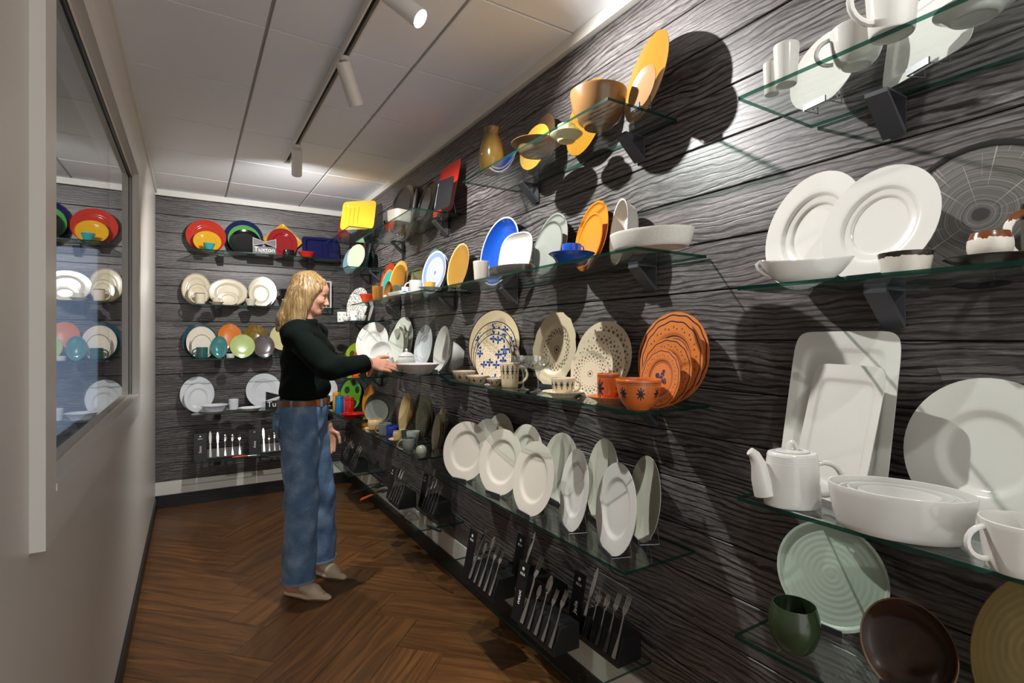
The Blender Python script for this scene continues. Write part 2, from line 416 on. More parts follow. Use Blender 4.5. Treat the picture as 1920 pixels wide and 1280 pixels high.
# left wall with the window opening
WY0, WY1, WZ0, WZ1 = 1.30, 3.16, 1.06, 2.155
m = MB()
for b in ((XL-.10, XL, YF, WY0, 0, ZC), (XL-.10, XL, WY1, YB+.05, 0, ZC), (XL-.10, XL, WY0, WY1, 0, WZ0), (XL-.10, XL, WY0, WY1, WZ1, ZC)): m.box(*b)
struct(m.build('wall_left', M_PAINT, smooth=False))
# near end left open so the world background comes in as added fill light
win = struct(empty('window_1', (XL, (WY0+WY1)/2, WZ0)))
def wpart(name, b, mat, **k):
    mm = MB().box(*b); o = mobj(name, [(x-XL, y-(WY0+WY1)/2, z-WZ0) for x, y, z in mm.v], mm.f, mat, win, smooth=False, **k); return o
CW = .085
for nm, b in (('casing', (XL, XL+.022, WY0-CW, WY0, WZ0-CW, WZ1+CW)), ('casing', (XL, XL+.022, WY1, WY1+CW, WZ0-CW, WZ1+CW)),
              ('casing', (XL, XL+.022, WY0, WY1, WZ1, WZ1+CW)), ('casing', (XL, XL+.022, WY0, WY1, WZ0-CW, WZ0))): wpart(nm, b, M_TRIM)
wpart('sill', (XL-.012, XL+.0235, WY0, WY1, WZ0, WZ0+.014), M_TRIM)
for b in ((XL-.05, XL-.006, WY0, WY0+.02, WZ0+.014, WZ1), (XL-.05, XL-.006, WY1-.02, WY1, WZ0+.014, WZ1), (XL-.05, XL-.006, WY0, WY1, WZ1-.02, WZ1), (XL-.05, XL-.012, WY0, WY1, WZ0, WZ0+.02)):
    wpart('frame', b, M_TRIM)
wpart('gasket', (XL-.007, XL-.005, WY0+.02, WY1-.02, WZ1-.026, WZ1-.02), M_BLACK)
wpart('gasket', (XL-.007, XL-.005, WY1-.026, WY1-.02, WZ0+.02, WZ1-.02), M_BLACK)
YM = 2.38
wpart('pane', (XL-.016, XL-.012, WY0+.02, YM-.0015, WZ0+.02, WZ1-.02), M_WIN); wpart('pane', (XL-.016, XL-.012, YM+.0015, WY1-.02, WZ0+.02, WZ1-.02), M_WIN)
wpart('pane_joint', (XL-.0155, XL-.0125, YM-.0014, YM+.0014, WZ0+.02, WZ1-.02), M_BLACK)
# dim room beyond the window, with a daylit glazed door in its far wall
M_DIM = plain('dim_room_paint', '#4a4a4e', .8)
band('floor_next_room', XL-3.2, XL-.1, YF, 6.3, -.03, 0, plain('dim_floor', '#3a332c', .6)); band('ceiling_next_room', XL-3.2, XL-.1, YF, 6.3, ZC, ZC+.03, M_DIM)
band('wall_next_room_left', XL-3.25, XL-3.2, YF, 6.3, 0, ZC, M_DIM); band('wall_next_room_near', XL-3.2, XL-.1, YF-.05, YF, 0, ZC, M_DIM)
band('wall_next_room_right', XL-.12, XL-.10, YB+.05, 6.3, 0, ZC, M_DIM); band('wall_next_room_far', XL-3.2, XL-.1, 6.3, 6.35, 0, ZC, M_DIM)
dr = struct(empty('door_1', (-1.25, 6.28, 0)))
mobj('frame', *(lambda m: (m.v, m.f))(MB().box(-.53, .53, -.03, .0, .3, 2.22)), M_TRIM, dr, smooth=False)
mobj('pane', *(lambda m: (m.v, m.f))(MB().box(-.50, .50, -.036, -.031, .34, 2.19)), emit('daylight_pane', (.50, .66, 1.0, 1), .55), dr, smooth=False)
# sawn log slice set on the right wall
def mat_log():
    N = NT('log_end_grain'); tc = N.n('TexCoord').outputs['Object']
    nz = N.n('TexNoise', {'Vector': tc, 'Scale': 14.0, 'Detail': 3.0}); sp = N.n('SeparateXYZ', {0: tc})
    r = N.math('SQRT', N.math('ADD', N.math('MULTIPLY', sp.outputs[0], sp.outputs[0]), N.math('MULTIPLY', sp.outputs[1], sp.outputs[1])))
    rr = N.math('ADD', r, N.math('MULTIPLY', nz.outputs[0], .016))
    rings = N.n('TexNoise', {'Vector': N.n('CombineXYZ', {0: N.math('MULTIPLY', rr, 300.0), 1: 0.0, 2: 0.0}), 'Scale': 1.0, 'Detail': 3.0})
    phi = N.math('ARCTAN2', sp.outputs[1], sp.outputs[0])
    rad = N.n('TexNoise', {'Vector': N.n('CombineXYZ', {0: N.math('MULTIPLY', phi, 26.0), 1: N.math('MULTIPLY', r, 3.0), 2: 0.0}), 'Scale': 1.0, 'Detail': 1.0})
    c = N.ramp(N.math('ADD', rings.outputs[0], N.math('MULTIPLY', r, .9)), [(.3, (.02, .017, .016, 1)), (.5, (.085, .076, .072, 1)), (.75, (.20, .185, .17, 1))])
    c = N.mix(N.math('GREATER_THAN', rad.outputs[0], .69), c, (.36, .33, .30, 1))
    c = N.mix(N.math('LESS_THAN', N.math('ADD', r, N.math('MULTIPLY', nz.outputs[0], .02)), .022), c, (.02, .017, .016, 1))
    N.bsdf(c, .6); return N.m
lg = atX(1840, 404, XR-.006)
log = empty('log_slice', (XR-.0065, lg.y, lg.z)); tagp(log, 'round sawn log slice with growth rings on the plank wall', 'log slice')
RLOG = Matrix(((0, 0, -1, 0), (-1, 0, 0, 0), (0, 1, 0, 0), (0, 0, 0, 1)))
v, f = lathe([(0, .004), (.05, .004), (.10, .004), (.128, .004), (.128, 0), (0, 0)], 48); o = mobj('end_grain', v, f, mat_log(), log); o.matrix_local = RLOG
v, f = lathe([(.127, .0), (.127, .006), (.131, .0075), (.137, .006), (.139, .0), (.127, 0)], 48); o = mobj('bark', v, f, M_BACK, log); o.matrix_local = RLOG

# ------------------------------------------------------------------ track and spotlights
ZT = ZC-.001
tr = empty('lighting_track', (.535, 1.0, ZT)); tagp(tr, 'long white ceiling track that carries the spotlights', 'track')
mm = MB(); mm.box(-.018, .018, -2.05, 2.69, -.004, 0); mm.box(-.018, -.011, -2.05, 2.69, -.034, -.004); mm.box(.011, .018, -2.05, 2.69, -.034, -.004)
mm.build('rail', M_LAMP, tr, smooth=False)
MB().box(-.0108, .0108, -2.05, 2.688, -.009, -.0045).build('slot', M_BLACK, tr, smooth=False)
MB().box(-.0182, .0182, 2.688, 2.694, -.034, 0).build('end_cap', M_LAMP, tr, smooth=False)
for lab, (lx, ly), aim, pw, cone in LAMPS:
    piv = Vector((lx, ly, ZT-.085)); d = (Vector(aim)-piv).normalized()
    L = empty('track_spotlight', (lx, ly, ZT-.034)); tagp(L, lab, 'spotlight', 'spotlights on the track')
    v, f = lathe([(0, 0), (.017, 0), (.017, -.018), (.0, -.018)], 16); mobj('adapter', v, f, M_LAMP, L)
    MB().tube([(0, 0, -.016), (0, 0, -.055)], .006, 8).build('stem', M_LAMP, L)
    q = Vector((0, 0, -1)).rotation_difference(d)
    hinge = Vector((0, 0, -.051))
    Mh = Matrix.Translation(hinge) @ q.to_matrix().to_4x4()
    # cylinder, open at the light end; local -z is the beam
    v, f = lathe([(0, .030), (.026, .030), (.030, .026), (.030, -.135), (.0285, -.138), (.027, -.135), (.027, -.115), (0, -.115)], 32)
    b = mobj('body', xform(Mh, v), f, M_LAMP, L)
    v, f = lathe([(0, -.1185), (.0268, -.1185), (.0268, -.1155), (0, -.1155)], 32)
    mobj('lens', xform(Mh, v), f, emit('lamp_lens', (1, .97, .92, 1), 60.0), L)
    ld = bpy.data.lights.new('spot_light', 'SPOT'); ld.energy = SPOT_POWER*pw; ld.spot_size = math.radians(cone); ld.spot_blend = .6
    ld.shadow_soft_size = .012; ld.color = (1, .982, .962)
    lo = bpy.data.objects.new('spot_light', ld); COL.objects.link(lo); lo.parent = L
    lo.matrix_local = Mh @ Matrix.Translation((0, 0, -.142))

# ================================================================== glass shelves
#        wall  z      from   to     front
SH = {
 'N1': ('R', 1.863, -.40, .695), 'N2': ('R', 1.460, -.40, .697), 'N3': ('R', 1.013, -.40, .698), 'N4': ('R', .718, -.40, .703),
 'M1': ('R', 2.023, 1.103, 2.02), 'M2': ('R', 1.590, .995, 2.24), 'M3': ('R', 1.158, .985, 2.25), 'M4': ('R', .722, 1.035, 2.27), 'M5': ('R', .305, 1.207, 2.25),
 'F1': ('R', 2.037, 2.612, 3.72), 'F2': ('R', 1.595, 2.491, 3.84), 'F3': ('R', 1.165, 2.519, 3.80), 'F4': ('R', .732, 2.534, 3.84), 'F5': ('R', .352, 2.566, 3.55),
 'C1': ('R', 2.178, 3.907, 4.64), 'C2': ('R', 1.888, 3.957, 4.477), 'C3': ('R', 1.478, 3.78, 4.62), 'C4': ('R', 1.056, 3.93, 4.50), 'C5': ('R', .745, 3.90, 4.66), 'C6': ('R', .330, 3.93, 4.50),
 'B1': ('B', 2.045, .02, 1.13), 'B2': ('B', 1.616, .0, 1.12), 'B3': ('B', 1.192, .0, 1.12), 'B4': ('B', .760, .0, 1.12), 'B5': ('B', .387, .0, 1.12),
}
SHELF_WORDS = {
 'N1': 'highest shelf nearest the viewer, under the white cups', 'N2': 'shelf nearest the viewer under the gravy boat', 'N3': 'shelf nearest the viewer under the teapot', 'N4': 'lowest shelf nearest the viewer under the sage plate',
 'M1': 'highest shelf, under the mustard plates and brown vase', 'M2': 'shelf under the blue and orange dishes', 'M3': 'shelf under the orange patterned dishes', 'M4': 'shelf under the row of plain white plates', 'M5': 'lowest shelf, under the nearest cutlery stands',
 'F1': 'high shelf under the red and black square plates', 'F2': 'shelf under the brown and blue plates behind the woman', 'F3': 'shelf the woman is setting the white dish on', 'F4': 'shelf under the small grey and blue cups', 'F5': 'low shelf under the cutlery stands behind the woman',
 'C1': 'high corner shelf under the yellow ridged plate', 'C2': 'corner shelf under the pale green plate', 'C3': 'corner shelf under the dotted plate and mugs', 'C4': 'corner shelf under the lime plate', 'C5': 'corner shelf under the coloured canisters', 'C6': 'lowest corner shelf under two dark cutlery stands',
 'B1': 'highest shelf on the back wall', 'B2': 'back wall shelf under the cream dark-rimmed set', 'B3': 'back wall shelf under the orange and lime plates', 'B4': 'back wall shelf under the plain white set', 'B5': 'lowest shelf on the back wall',
}
DEP, GT = .283, .008
def to_wall(wall, s, d, z):
    """point at distance d off the wall face, s along it"""
    return Vector((XR-.006-d, s, z)) if wall == 'R' else Vector((s, YB-.006-d, z))
def bracket_mesh():
    m = MB()          # local: +x out of the wall, z 0 under the glass
    w = .021
    m.box(0, .004, -w, w, -.078, 0); m.box(.004, .085, -w, w, -.0035, 0)
    a = [(.0, -.078), (.0, -.070), (.081, .0-.0035), (.085, .0-.0035), (.085, -.009), (.006, -.080)]
    v = [(x, -w, z) for x, z in a]+[(x, w, z) for x, z in a]; n = len(a)
    m.add(v, [tuple(range(n)), tuple(range(2*n-1, n-1, -1))]+[(i, n+i, n+(i+1) % n, (i+1) % n) for i in range(n)])
    me = bpy.data.meshes.new('bracket'); me.from_pydata(m.v, [], m.f); me.materials.append(M_STEEL); return me
BR = bracket_mesh()
for k, (wl, z, s0, s1) in SH.items():
    e = empty('glass_shelf', to_wall(wl, (s0+s1)/2, 0, z))
    tagp(e, 'clear glass '+SHELF_WORDS[k], 'shelf', 'glass wall shelves on grey brackets')
    if wl == 'R': b = (-DEP, -.002, s0-(s0+s1)/2, s1-(s0+s1)/2, -GT, 0)
    else: b = (s0-(s0+s1)/2, s1-(s0+s1)/2, -DEP, -.002, -GT, 0)
    mm = MB().box(*b)
    mobj('pane', mm.v, mm.f, None, e, smooth=False, mats=[M_GLASS, M_GEDGE], midx=[1, 1, 1, 1, 0, 0])
    ss = [s0+.17*(s1-s0), s1-.16*(s1-s0)] if wl == 'R' else [s0+.19, s1-.22]
    if k[0] == 'C': ss = [s0+.12, s1-.12]
    for s in ss:
        o = bpy.data.objects.new('bracket', BR); COL.objects.link(o); o.parent = e
        o.location = (0, s-(s0+s1)/2, -GT-.0002) if wl == 'R' else (s-(s0+s1)/2, 0, -GT-.0002)
        o.rotation_euler = (0, 0, PI) if wl == 'R' else (0, 0, -PI/2)

# ================================================================== tableware builders
def plate_prof(kind, R, h):
    t = max(.0026, R*.022)
    P = {
     'rim':  [(0, .10), (.52, .10), (.57, .13), (.60, .22), (.655, .66), (.68, .76), (.72, .80), (1.0, 1.0)],
     'wide': [(0, .06), (.42, .06), (.47, .10), (.50, .22), (.56, .66), (.585, .74), (.62, .78), (1.0, 1.0)],
     'coupe': [(0, .10), (.4, .12), (.65, .26), (.85, .58), (.96, .92), (1.0, 1.0)],
     'lip':  [(0, .10), (.66, .10), (.72, .13), (.745, .25), (.775, .72), (.80, .84), (.84, .88), (1.0, 1.0)],
     'flatlip': [(0, .14), (.80, .14), (.88, .18), (.93, .6), (.95, .95), (1.0, 1.0)],
     'dish': [(0, .08), (.55, .08), (.72, .14), (.82, .35), (.92, .8), (.955, .98), (1.0, 1.0)],
     'deep': [(0, .10), (.3, .11), (.5, .18), (.70, .38), (.86, .66), (.96, .95), (1.0, 1.0)],
     'step': [(0, .06), (.44, .06), (.48, .10), (.505, .30), (.53, .38), (.60, .40), (.625, .46), (.65, .74), (.68, .82), (.74, .84), (1.0, 1.0)],
    }[kind]
    up = [(r*R, z*h+(.0 if z > .5 else t*.4)) for r, z in P]
    lo = [(R*1.0, h-t*.55), (R*.97, h-t)]
    for r, z in reversed(P[3:-1]): lo.append((r*R-.1*t, max(z*h-t, t*.5)))
    lo += [(R*.47, 0.0), (R*.44, 0.0), (R*.42, t*.4), (0, t*.4)]
    lo = [(min(r, R), z) for r, z in lo]
    return list(reversed(up+lo))
def basis(f, lean):
    up = Vector((0, 0, math.cos(lean)))-Vector((f[0], f[1], 0))*math.sin(lean)
    n = Vector((f[0], f[1], 0))*math.cos(lean)+Vector((0, 0, math.sin(lean)))
    x = up.cross(n)
    return x, up, n
def facing(wall, yaw):
    return (-math.cos(yaw), -math.sin(yaw)) if wall == 'R' else (-math.sin(yaw), -math.cos(yaw))
PH36 = [2*PI*j/36 for j in range(36)]
def outline(sup, sx, sy, roll):
    o = []
    for t in PH36:
        c, s = math.cos(t), math.sin(t)
        if sup != 2.: c = math.copysign(abs(c)**(2/sup), c); s = math.copysign(abs(s)**(2/sup), s)
        c *= sx; s *= sy
        o.append((c*math.cos(roll)-s*math.sin(roll), c*math.sin(roll)+s*math.cos(roll)))
    return o
def pose(wall, z, s, d, R, yaw, lean, k, hr, sup, roll):
    """centre and basis of a vessel standing on its edge; R = half the upright size"""
    x, up, n = basis(facing(wall, yaw), lean)
    h = hr*R; ol = outline(sup, R*k, R, roll)
    base = to_wall(wall, s, d, z)
    lowv = min(v*up.z for u, v in ol)+min(h*n.z, 0)
    ymin = min(v for u, v in ol)
    c = Vector((0, 0, 0))-up*(-ymin)*-1
    c = base+up*(-ymin)-n*h
    dz = min((c+x*u+up*v+n*h).z for u, v in ol)
    dz = min(dz, min((c+x*u*.45+up*v*.45).z for u, v in ol))
    c.z += z-dz
    pts = [c+x*u+up*v+n*h for u, v in ol]+[c+x*u*.45+up*v*.45 for u, v in ol]
    return c, x, up, n, pts
def walldist(wall, p): return XR-.006-p.x if wall == 'R' else YB-.006-p.y
def solve(*a, **kw):
    best = None
    for y0 in (.45, -.1, .9) if a[0] == 'R' else (0.0,):
        p, r = solve1(*a, y0=y0, **kw); e = sum(v*v for v in r)+.2*abs(p[2])
        if best is None or e < best[0]-.05: best = (e, p, r)
    return best[1], best[2]
def solve1(wall, z, bb, lean, k, hr, sup, roll, d=None, yaw=None, dmin=.03, dmax=.262, y0=.45):
    cx = (bb[0]+bb[2])/2
    d0 = d if d is not None else .13
    p0 = atX(cx, bb[3], XR-.006-d0) if wall == 'R' else atY(cx, bb[3], YB-.006-d0)
    s = p0.y if wall == 'R' else p0.x
    R = (bb[3]-bb[1])*fwd(p0)/FPX/2
    fy = yaw is not None; fk = wall == 'B'
    par = [s, R, (yaw if fy else y0), d0, k]
    idx = [0, 1]+([] if fy or fk else [2])+([3] if d is None else [])+([4] if fk and not fy else [])
    def res(q):
        pts = pose(wall, z, q[0], q[3], q[1], q[2], lean, q[4], hr, sup, roll)[4]
        P = [proj(p) for p in pts]
        xs = [p[0] for p in P]; ys = [p[1] for p in P]
        r = [min(xs)-bb[0], max(xs)-bb[2], min(ys)-bb[1]]
        if d is None: r.append((max(ys)-bb[3])*.6)
        return r
    lam = 1e-3; r = res(par); e = sum(v*v for v in r); step = [1e-4]*5
    for it in range(60):
        J = []
        for i in idx:
            q = par[:]; q[i] += 1e-4; J.append([(a-b)/1e-4 for a, b in zip(res(q), r)])
        J = np.array(J).T; A = J.T@J
        dq = np.linalg.solve(A+lam*np.diag(np.diag(A)+1e-9), -J.T@np.array(r))
        q = par[:]
        for i, dv in zip(idx, dq): q[i] += float(dv)
        q[1] = min(max(q[1], .01), .4); q[2] = min(max(q[2], -.45), 1.4); q[3] = min(max(q[3], dmin), dmax); q[4] = min(max(q[4], .4), 2.4)
        r2 = res(q); e2 = sum(v*v for v in r2)
        if e2 < e: par, r, e, lam = q, r2, e2, lam*.4
        else: lam *= 4
        if lam > 1e8: break
    return par, r
LOG = []
GLAZE = {}
def stand(name, cat, label, shelf, bb, mat, kind='rim', k=1.0, sup=2.0, lean=12, d=None, hr=.13, roll=0, yaw=None, group=None, easel=None, wav=None, lift=0.0, seg=48, riser=None):
    wall, z, s0, s1 = SH[shelf]
    z += lift; ln = math.radians(lean); ro = math.radians(roll)
    yw = None if yaw is None else math.radians(yaw)
    par, r = solve(wall, z, bb, ln, k, hr, sup, ro, d, yw)
    for _ in range(6):        # keep clear of the wall
        c, x, up, n, pts = pose(wall, z, par[0], par[3], par[1], par[2], ln, par[4], hr, sup, ro)
        back = min(min(walldist(wall, p) for p in pts), 9)
        if back > .004: break
        if ln > math.radians(7): ln *= .75; nd = par[3]+.004
        else: nd = par[3]+(.006-back)
        par, r = solve(wall, z, bb, ln, k, hr, sup, ro, min(nd, .27), yw)
    c, x, up, n, pts = pose(wall, z, par[0], par[3], par[1], par[2], ln, par[4], hr, sup, ro)
    R = par[1]
    LOG.append((label[:40], shelf, 's%.3f d%.3f R%.3f yaw%.0f k%.2f' % (par[0], par[3], R, math.degrees(par[2]), par[4]), 'res '+' '.join('%.1f' % v for v in r), 'wall%.3f' % min(walldist(wall, p) for p in pts)))
    if sup >= 5:
        v, f = lathe(plate_prof(kind, R, hr*R), seg if seg != 48 else 56, par[4], 1.0, sup, wav)
    else:
        v, f = lathe(plate_prof(kind, R, hr*R), seg, par[4], 1.0, sup, wav)
    if ro: v = xform(Matrix.Rotation(ro, 4, 'Z'), v)
    o = mobj(name, v, f, mat); tagp(o, label, cat, group)
    o.matrix_world = Matrix(((x.x, up.x, n.x, c.x), (x.y, up.y, n.y, c.y), (x.z, up.z, n.z, c.z+.0004), (0, 0, 0, 1)))
    if riser:
        q = to_wall(wall, par[0], par[3]+.004, SH[shelf][1])
        e = empty('display_riser', q); tagp(e, riser, 'riser', 'clear display risers')
        MB().box(-.045, .045, -.014, .014, lift-.006, lift-.0006).build('top', M_GLASS, e, smooth=False)
        for sx_ in (-1, 1): MB().box(sx_*.042-.003, sx_*.042+.003, -.014, .014, .0004, lift-.006).build('leg', M_GLASS, e, smooth=False)
    if easel:
        make_easel(wall, z, c, x, up, n, R, hr, easel, min(p.z for p in pts), min(walldist(wall, p) for p in pts))
    return o
def make_easel(wall, z, c, x, up, n, R, hr, label, zl, wd):
    """wire easel behind a standing plate: two rails, back legs, base wires and a dark front lip"""
    base = Vector((c.x, c.y, z)); nh = Vector((n.x, n.y, 0)).normalized(); xh = Vector((-nh.y, nh.x, 0))
    e = empty('plate_stand', (c.x, c.y, z)); tagp(e, label, 'plate stand', 'wire plate stands')
    foot = (c-up*R*.99+n*(hr*R)); f0 = (foot-base).dot(nh)      # lip distance in front of the centre
    w = R*.34; m = MB(); wr = .0013
    for sgn in (-1, 1):
        o_ = xh*w*sgn
        low = nh*(f0+.006)+o_+Vector((0, 0, .0018)); bk = nh*(f0-R*.42)+o_+Vector((0, 0, .0018))
        top = (c-base)-n*.008-up*R*.15+o_
        b0 = (c-base)-up*R*.86-n*.010+o_; b0.z = max(b0.z, .004)
        m.tube([low, bk], wr, 5); m.tube([b0, top], wr, 5)
        leg = bk.copy()
        m.tube([top, leg], wr, 5)
    m.tube([nh*(f0+.006)-xh*w+Vector((0, 0, .0018)), nh*(f0+.006)+xh*w+Vector((0, 0, .0018))], wr, 5)
    m.build('wire_frame', M_WIRE, e)
    lip = MB(); Mt = Matrix(((xh.x, nh.x, 0, (nh*(f0+.005)).x), (xh.y, nh.y, 0, (nh*(f0+.005)).y), (0, 0, 1, 0), (0, 0, 0, 1)))
    lip.box(-w*.95, w*.95, .0026, .0062, .0004, .0135, Mt).build('front_lip', M_LIP, e, smooth=False)

PROF = {
 'mug':  [(0, .03), (.70, .03), (.74, 0), (.82, 0), (.92, .04), (.97, .12), (1, .55), (1, .97), (.985, 1), (.94, 1), (.925, .97), (.91, .2), (.84, .10), (.5, .07), (0, .07)],
 'cup':  [(0, .03), (.42, .03), (.45, 0), (.53, 0), (.56, .05), (.74, .14), (.90, .40), (.97, .75), (1, .97), (.985, 1), (.955, .99), (.92, .75), (.84, .42), (.66, .19), (.3, .11), (0, .10)],
 'bowl': [(0, .03), (.40, .03), (.43, 0), (.50, 0), (.52, .05), (.74, .20), (.90, .50), (.97, .8), (1, .97), (.985, 1), (.955, .99), (.92, .8), (.84, .52), (.68, .25), (.35, .10), (0, .09)],
 'flare': [(0, .03), (.5, .03), (.53, 0), (.60, 0), (.62, .05), (.80, .55), (1, .96), (1, 1), (.955, .985), (.75, .55), (.55, .12), (0, .10)],
 'taper': [(0, .02), (.72, .02), (.75, 0), (.80, 0), (.84, .04), (.94, .6), (1, .97), (.99, 1), (.94, 1), (.88, .6), (.78, .12), (0, .09)],
 'round': [(0, .03), (.48, .03), (.5, 0), (.58, 0), (.78, .12), (.96, .36), (1, .55), (.97, .78), (.86, .95), (.84, 1), (.79, .99), (.88, .78), (.92, .55), (.86, .34), (.6, .13), (0, .10)],
 'pot':  [(0, .02), (.36, .02), (.40, 0), (.48, 0), (.80, .16), (.98, .42), (1, .55), (.92, .78), (.66, .94), (.44, .985), (.42, 1), (.36, .985), (.34, .93), (.2, .90), (0, .90)],
 'vase': [(0, .02), (.50, .02), (.54, 0), (.64, 0), (.82, .06), (.97, .22), (1, .34), (.94, .52), (.74, .70), (.55, .82), (.52, .87), (.58, .96), (.60, 1), (.54, .99), (.47, .88), (.5, .80), (.66, .66), (.2, .5), (0, .5)],
 'dish': [(0, .02), (.86, .02), (.88, 0), (.91, 0), (.95, .05), (.99, .5), (1, .96), (.99, 1), (.95, .99), (.93, .5), (.89, .14), (.5, .10), (0, .10)],
 'oval_dish': [(0, .03), (.78, .03), (.80, 0), (.84, 0), (.88, .04), (.95, .45), (1, .96), (.99, 1), (.965, .985), (.91, .45), (.82, .13), (.4, .10), (0, .10)],
 'saucer': [(0, .15), (.42, .15), (.45, 0), (.52, 0), (.56, .25), (.75, .5), (.98, .92), (1, .98), (.985, 1), (.72, .66), (.5, .36), (0, .33)],
 'soup': [(0, .05), (.50, .05), (.52, 0), (.56, 0), (.66, .22), (.78, .66), (.98, .93), (1, .97), (.985, 1), (.76, .78), (.62, .32), (.5, .17), (0, .15)],
 'flat': [(0, .1), (.60, .1), (.62, 0), (.68, 0), (.8, .35), (.98, .9), (1, .96), (.985, 1), (.78, .55), (.66, .36), (0, .33)],
 'tumbler': [(0, .02), (.78, .02), (.80, 0), (.86, 0), (.90, .03), (1, .98), (.985, 1), (.93, 1), (.84, .08), (0, .06)],
}
def smooth_prof(p):
    out = [p[0]]
    for a, b in zip(p, p[1:]):
        out.append((a[0]*.75+b[0]*.25, a[1]*.75+b[1]*.25)); out.append((a[0]*.25+b[0]*.75, a[1]*.25+b[1]*.75))
    out.append(p[-1]); return out
def place(shelf, cx, by, d=None):
    wall, z, s0, s1 = SH[shelf]
    if d is None:
        p = atZ(cx, by, z); dd = walldist(wall, p); dd = min(max(dd, .03), .26)
    else: dd = d
    p = atX(cx, by, XR-.006-dd) if wall == 'R' else atY(cx, by, YB-.006-dd)
    p.z = z; return p
def upr(name, cat, label, shelf, cx, by, wpx, hpx, mat, kind='mug', handle=None, d=None, k=1.0, sup=2.0, rz=None, zoff=0.0, group=None, at=None, seg=40, hscale=1.0, part='body', smooth2=True, hmat=None):
    """upright vessel: cx, by = pixel of the middle of its foot, wpx = widest width, hpx = height"""
    p = at.copy() if at is not None else place(shelf, cx, by, d); t = fwd(p); u = (cx-960)/FPX
    D = wpx*t/FPX/math.sqrt(1+u*u); H = hpx*t/FPX
    if rz is None: rz = 0.0
    prof = [(r*D/2, zz*H) for r, zz in (smooth_prof(PROF[kind]) if smooth2 else PROF[kind])]
    v, f = lathe(prof, seg, 1.0, k, sup)
    p.z += zoff+.0004
    LOG.append((label[:40], shelf, 's%.3f d%.3f D%.3f H%.3f' % (p.y if SH[shelf][0] == 'R' else p.x, walldist(SH[shelf][0], p), D, H), '', 'wall%.3f' % (walldist(SH[shelf][0], p)-D/2)))
    if handle is None:
        o = mobj(name, v, f, mat); o.location = p; o.rotation_euler = (0, 0, rz); tagp(o, label, cat, group); o['_H'] = H; o['_D'] = D
        return o
    e = empty(name, p, rz); tagp(e, label, cat, group); e['_H'] = H; e['_D'] = D
    mobj(part, v, f, mat, e)
    a = math.radians(handle); hr_ = D/2; hh = H*.34*hscale
    zc = H*.52; pts = []
    for i in range(11):
        t_ = -PI*.55+i/10*PI*1.1
        pts.append(((hr_*.93+max(math.cos(t_), -.2)*hh*1.0)*math.cos(a), (hr_*.93+max(math.cos(t_), -.2)*hh*1.0)*math.sin(a), zc+math.sin(t_)*hh))
    vv, ff = sweep(pts, max(.0024, H*.055), 8); mobj('handle', vv, ff, hmat or mat, e)
    return e
def topz(o): return o['_H']

# ================================================================== tableware, shelf by shelf
WH, OFFW, CREAM = '#d3d1cb', '#dcdad2', '#e3dac4'
W = cer(WH, .12, name='white_glaze'); WW = cer('#e4e1d8', .2, name='warm_white'); W2 = cer('#d2d6da', .1, name='cool_white')
MUST = cer('#8e641a', .28); OCHRE = cer('#a8842f', .25); BROWN = cer('#6e5330', .28); TAN = cer('#876742', .3); CREAMM = cer('#e8e0b0', .2)
OLIVEB = cer('#6d5526', .16)
# ---- highest shelf of the middle bay (mustard and brown)
upr('vase', 'vase', 'glossy olive brown vase with a narrow neck on the highest shelf', 'M1', 922, 326, 49, 86, OLIVEB, 'vase')
stand('plate', 'plate', 'dark brown plate leaning behind the yellow one on the highest shelf', 'M1', (985, 213, 1040, 322), cer('#4e3a25', .3), 'coupe', d=.075, lean=10, hr=.14)
stand('plate', 'plate', 'small pale mustard plate leaning on the dark brown plate', 'M1', (975, 232, 1030, 324), OCHRE, 'coupe', d=.12, lean=10, hr=.14)
a = upr('saucer', 'saucer', 'brown shallow dish under the yellow bowl on the highest shelf', 'M1', 1005, 291, 94, 22, BROWN, 'soup')
upr('bowl', 'bowl', 'small yellow bowl sitting in the brown dish on the highest shelf', 'M1', 1005, 285, 40, 24, OCHRE, 'bowl', at=Vector(a.location), zoff=topz(a)*.34)
a = upr('saucer', 'saucer', 'cream yellow saucer on the highest shelf', 'M1', 1062, 266, 62, 14, CREAMM, 'saucer')
upr('cup', 'cup', 'cream yellow cup on its saucer on the highest shelf', 'M1', 1061, 262, 34, 24, CREAMM, 'taper', handle=-32, at=Vector(a.location), zoff=topz(a)*.42)
stand('plate', 'plate', 'mustard plate leaning behind the big brown bowl', 'M1', (1062, 146, 1137, 282), MUST, 'coupe', d=.062, lean=9, hr=.14)
upr('bowl', 'bowl', 'big two-tone brown bowl near the end of the highest shelf', 'M1', 1122, 240, 108, 66, cer('#7d5c38', .22), 'bowl')
stand('plate', 'platter', 'large mustard oval plate standing at the end of the highest shelf', 'M1', (1171, 55, 1254, 203), MUST, 'coupe', d=.10, lean=10, hr=.14)
stand('plate', 'plate', 'small tan plate leaning on the large mustard plate', 'M1', (1178, 121, 1229, 199), TAN, 'coupe', d=.15, lean=10, hr=.14, easel='wire stand under the large mustard plate on the highest shelf')
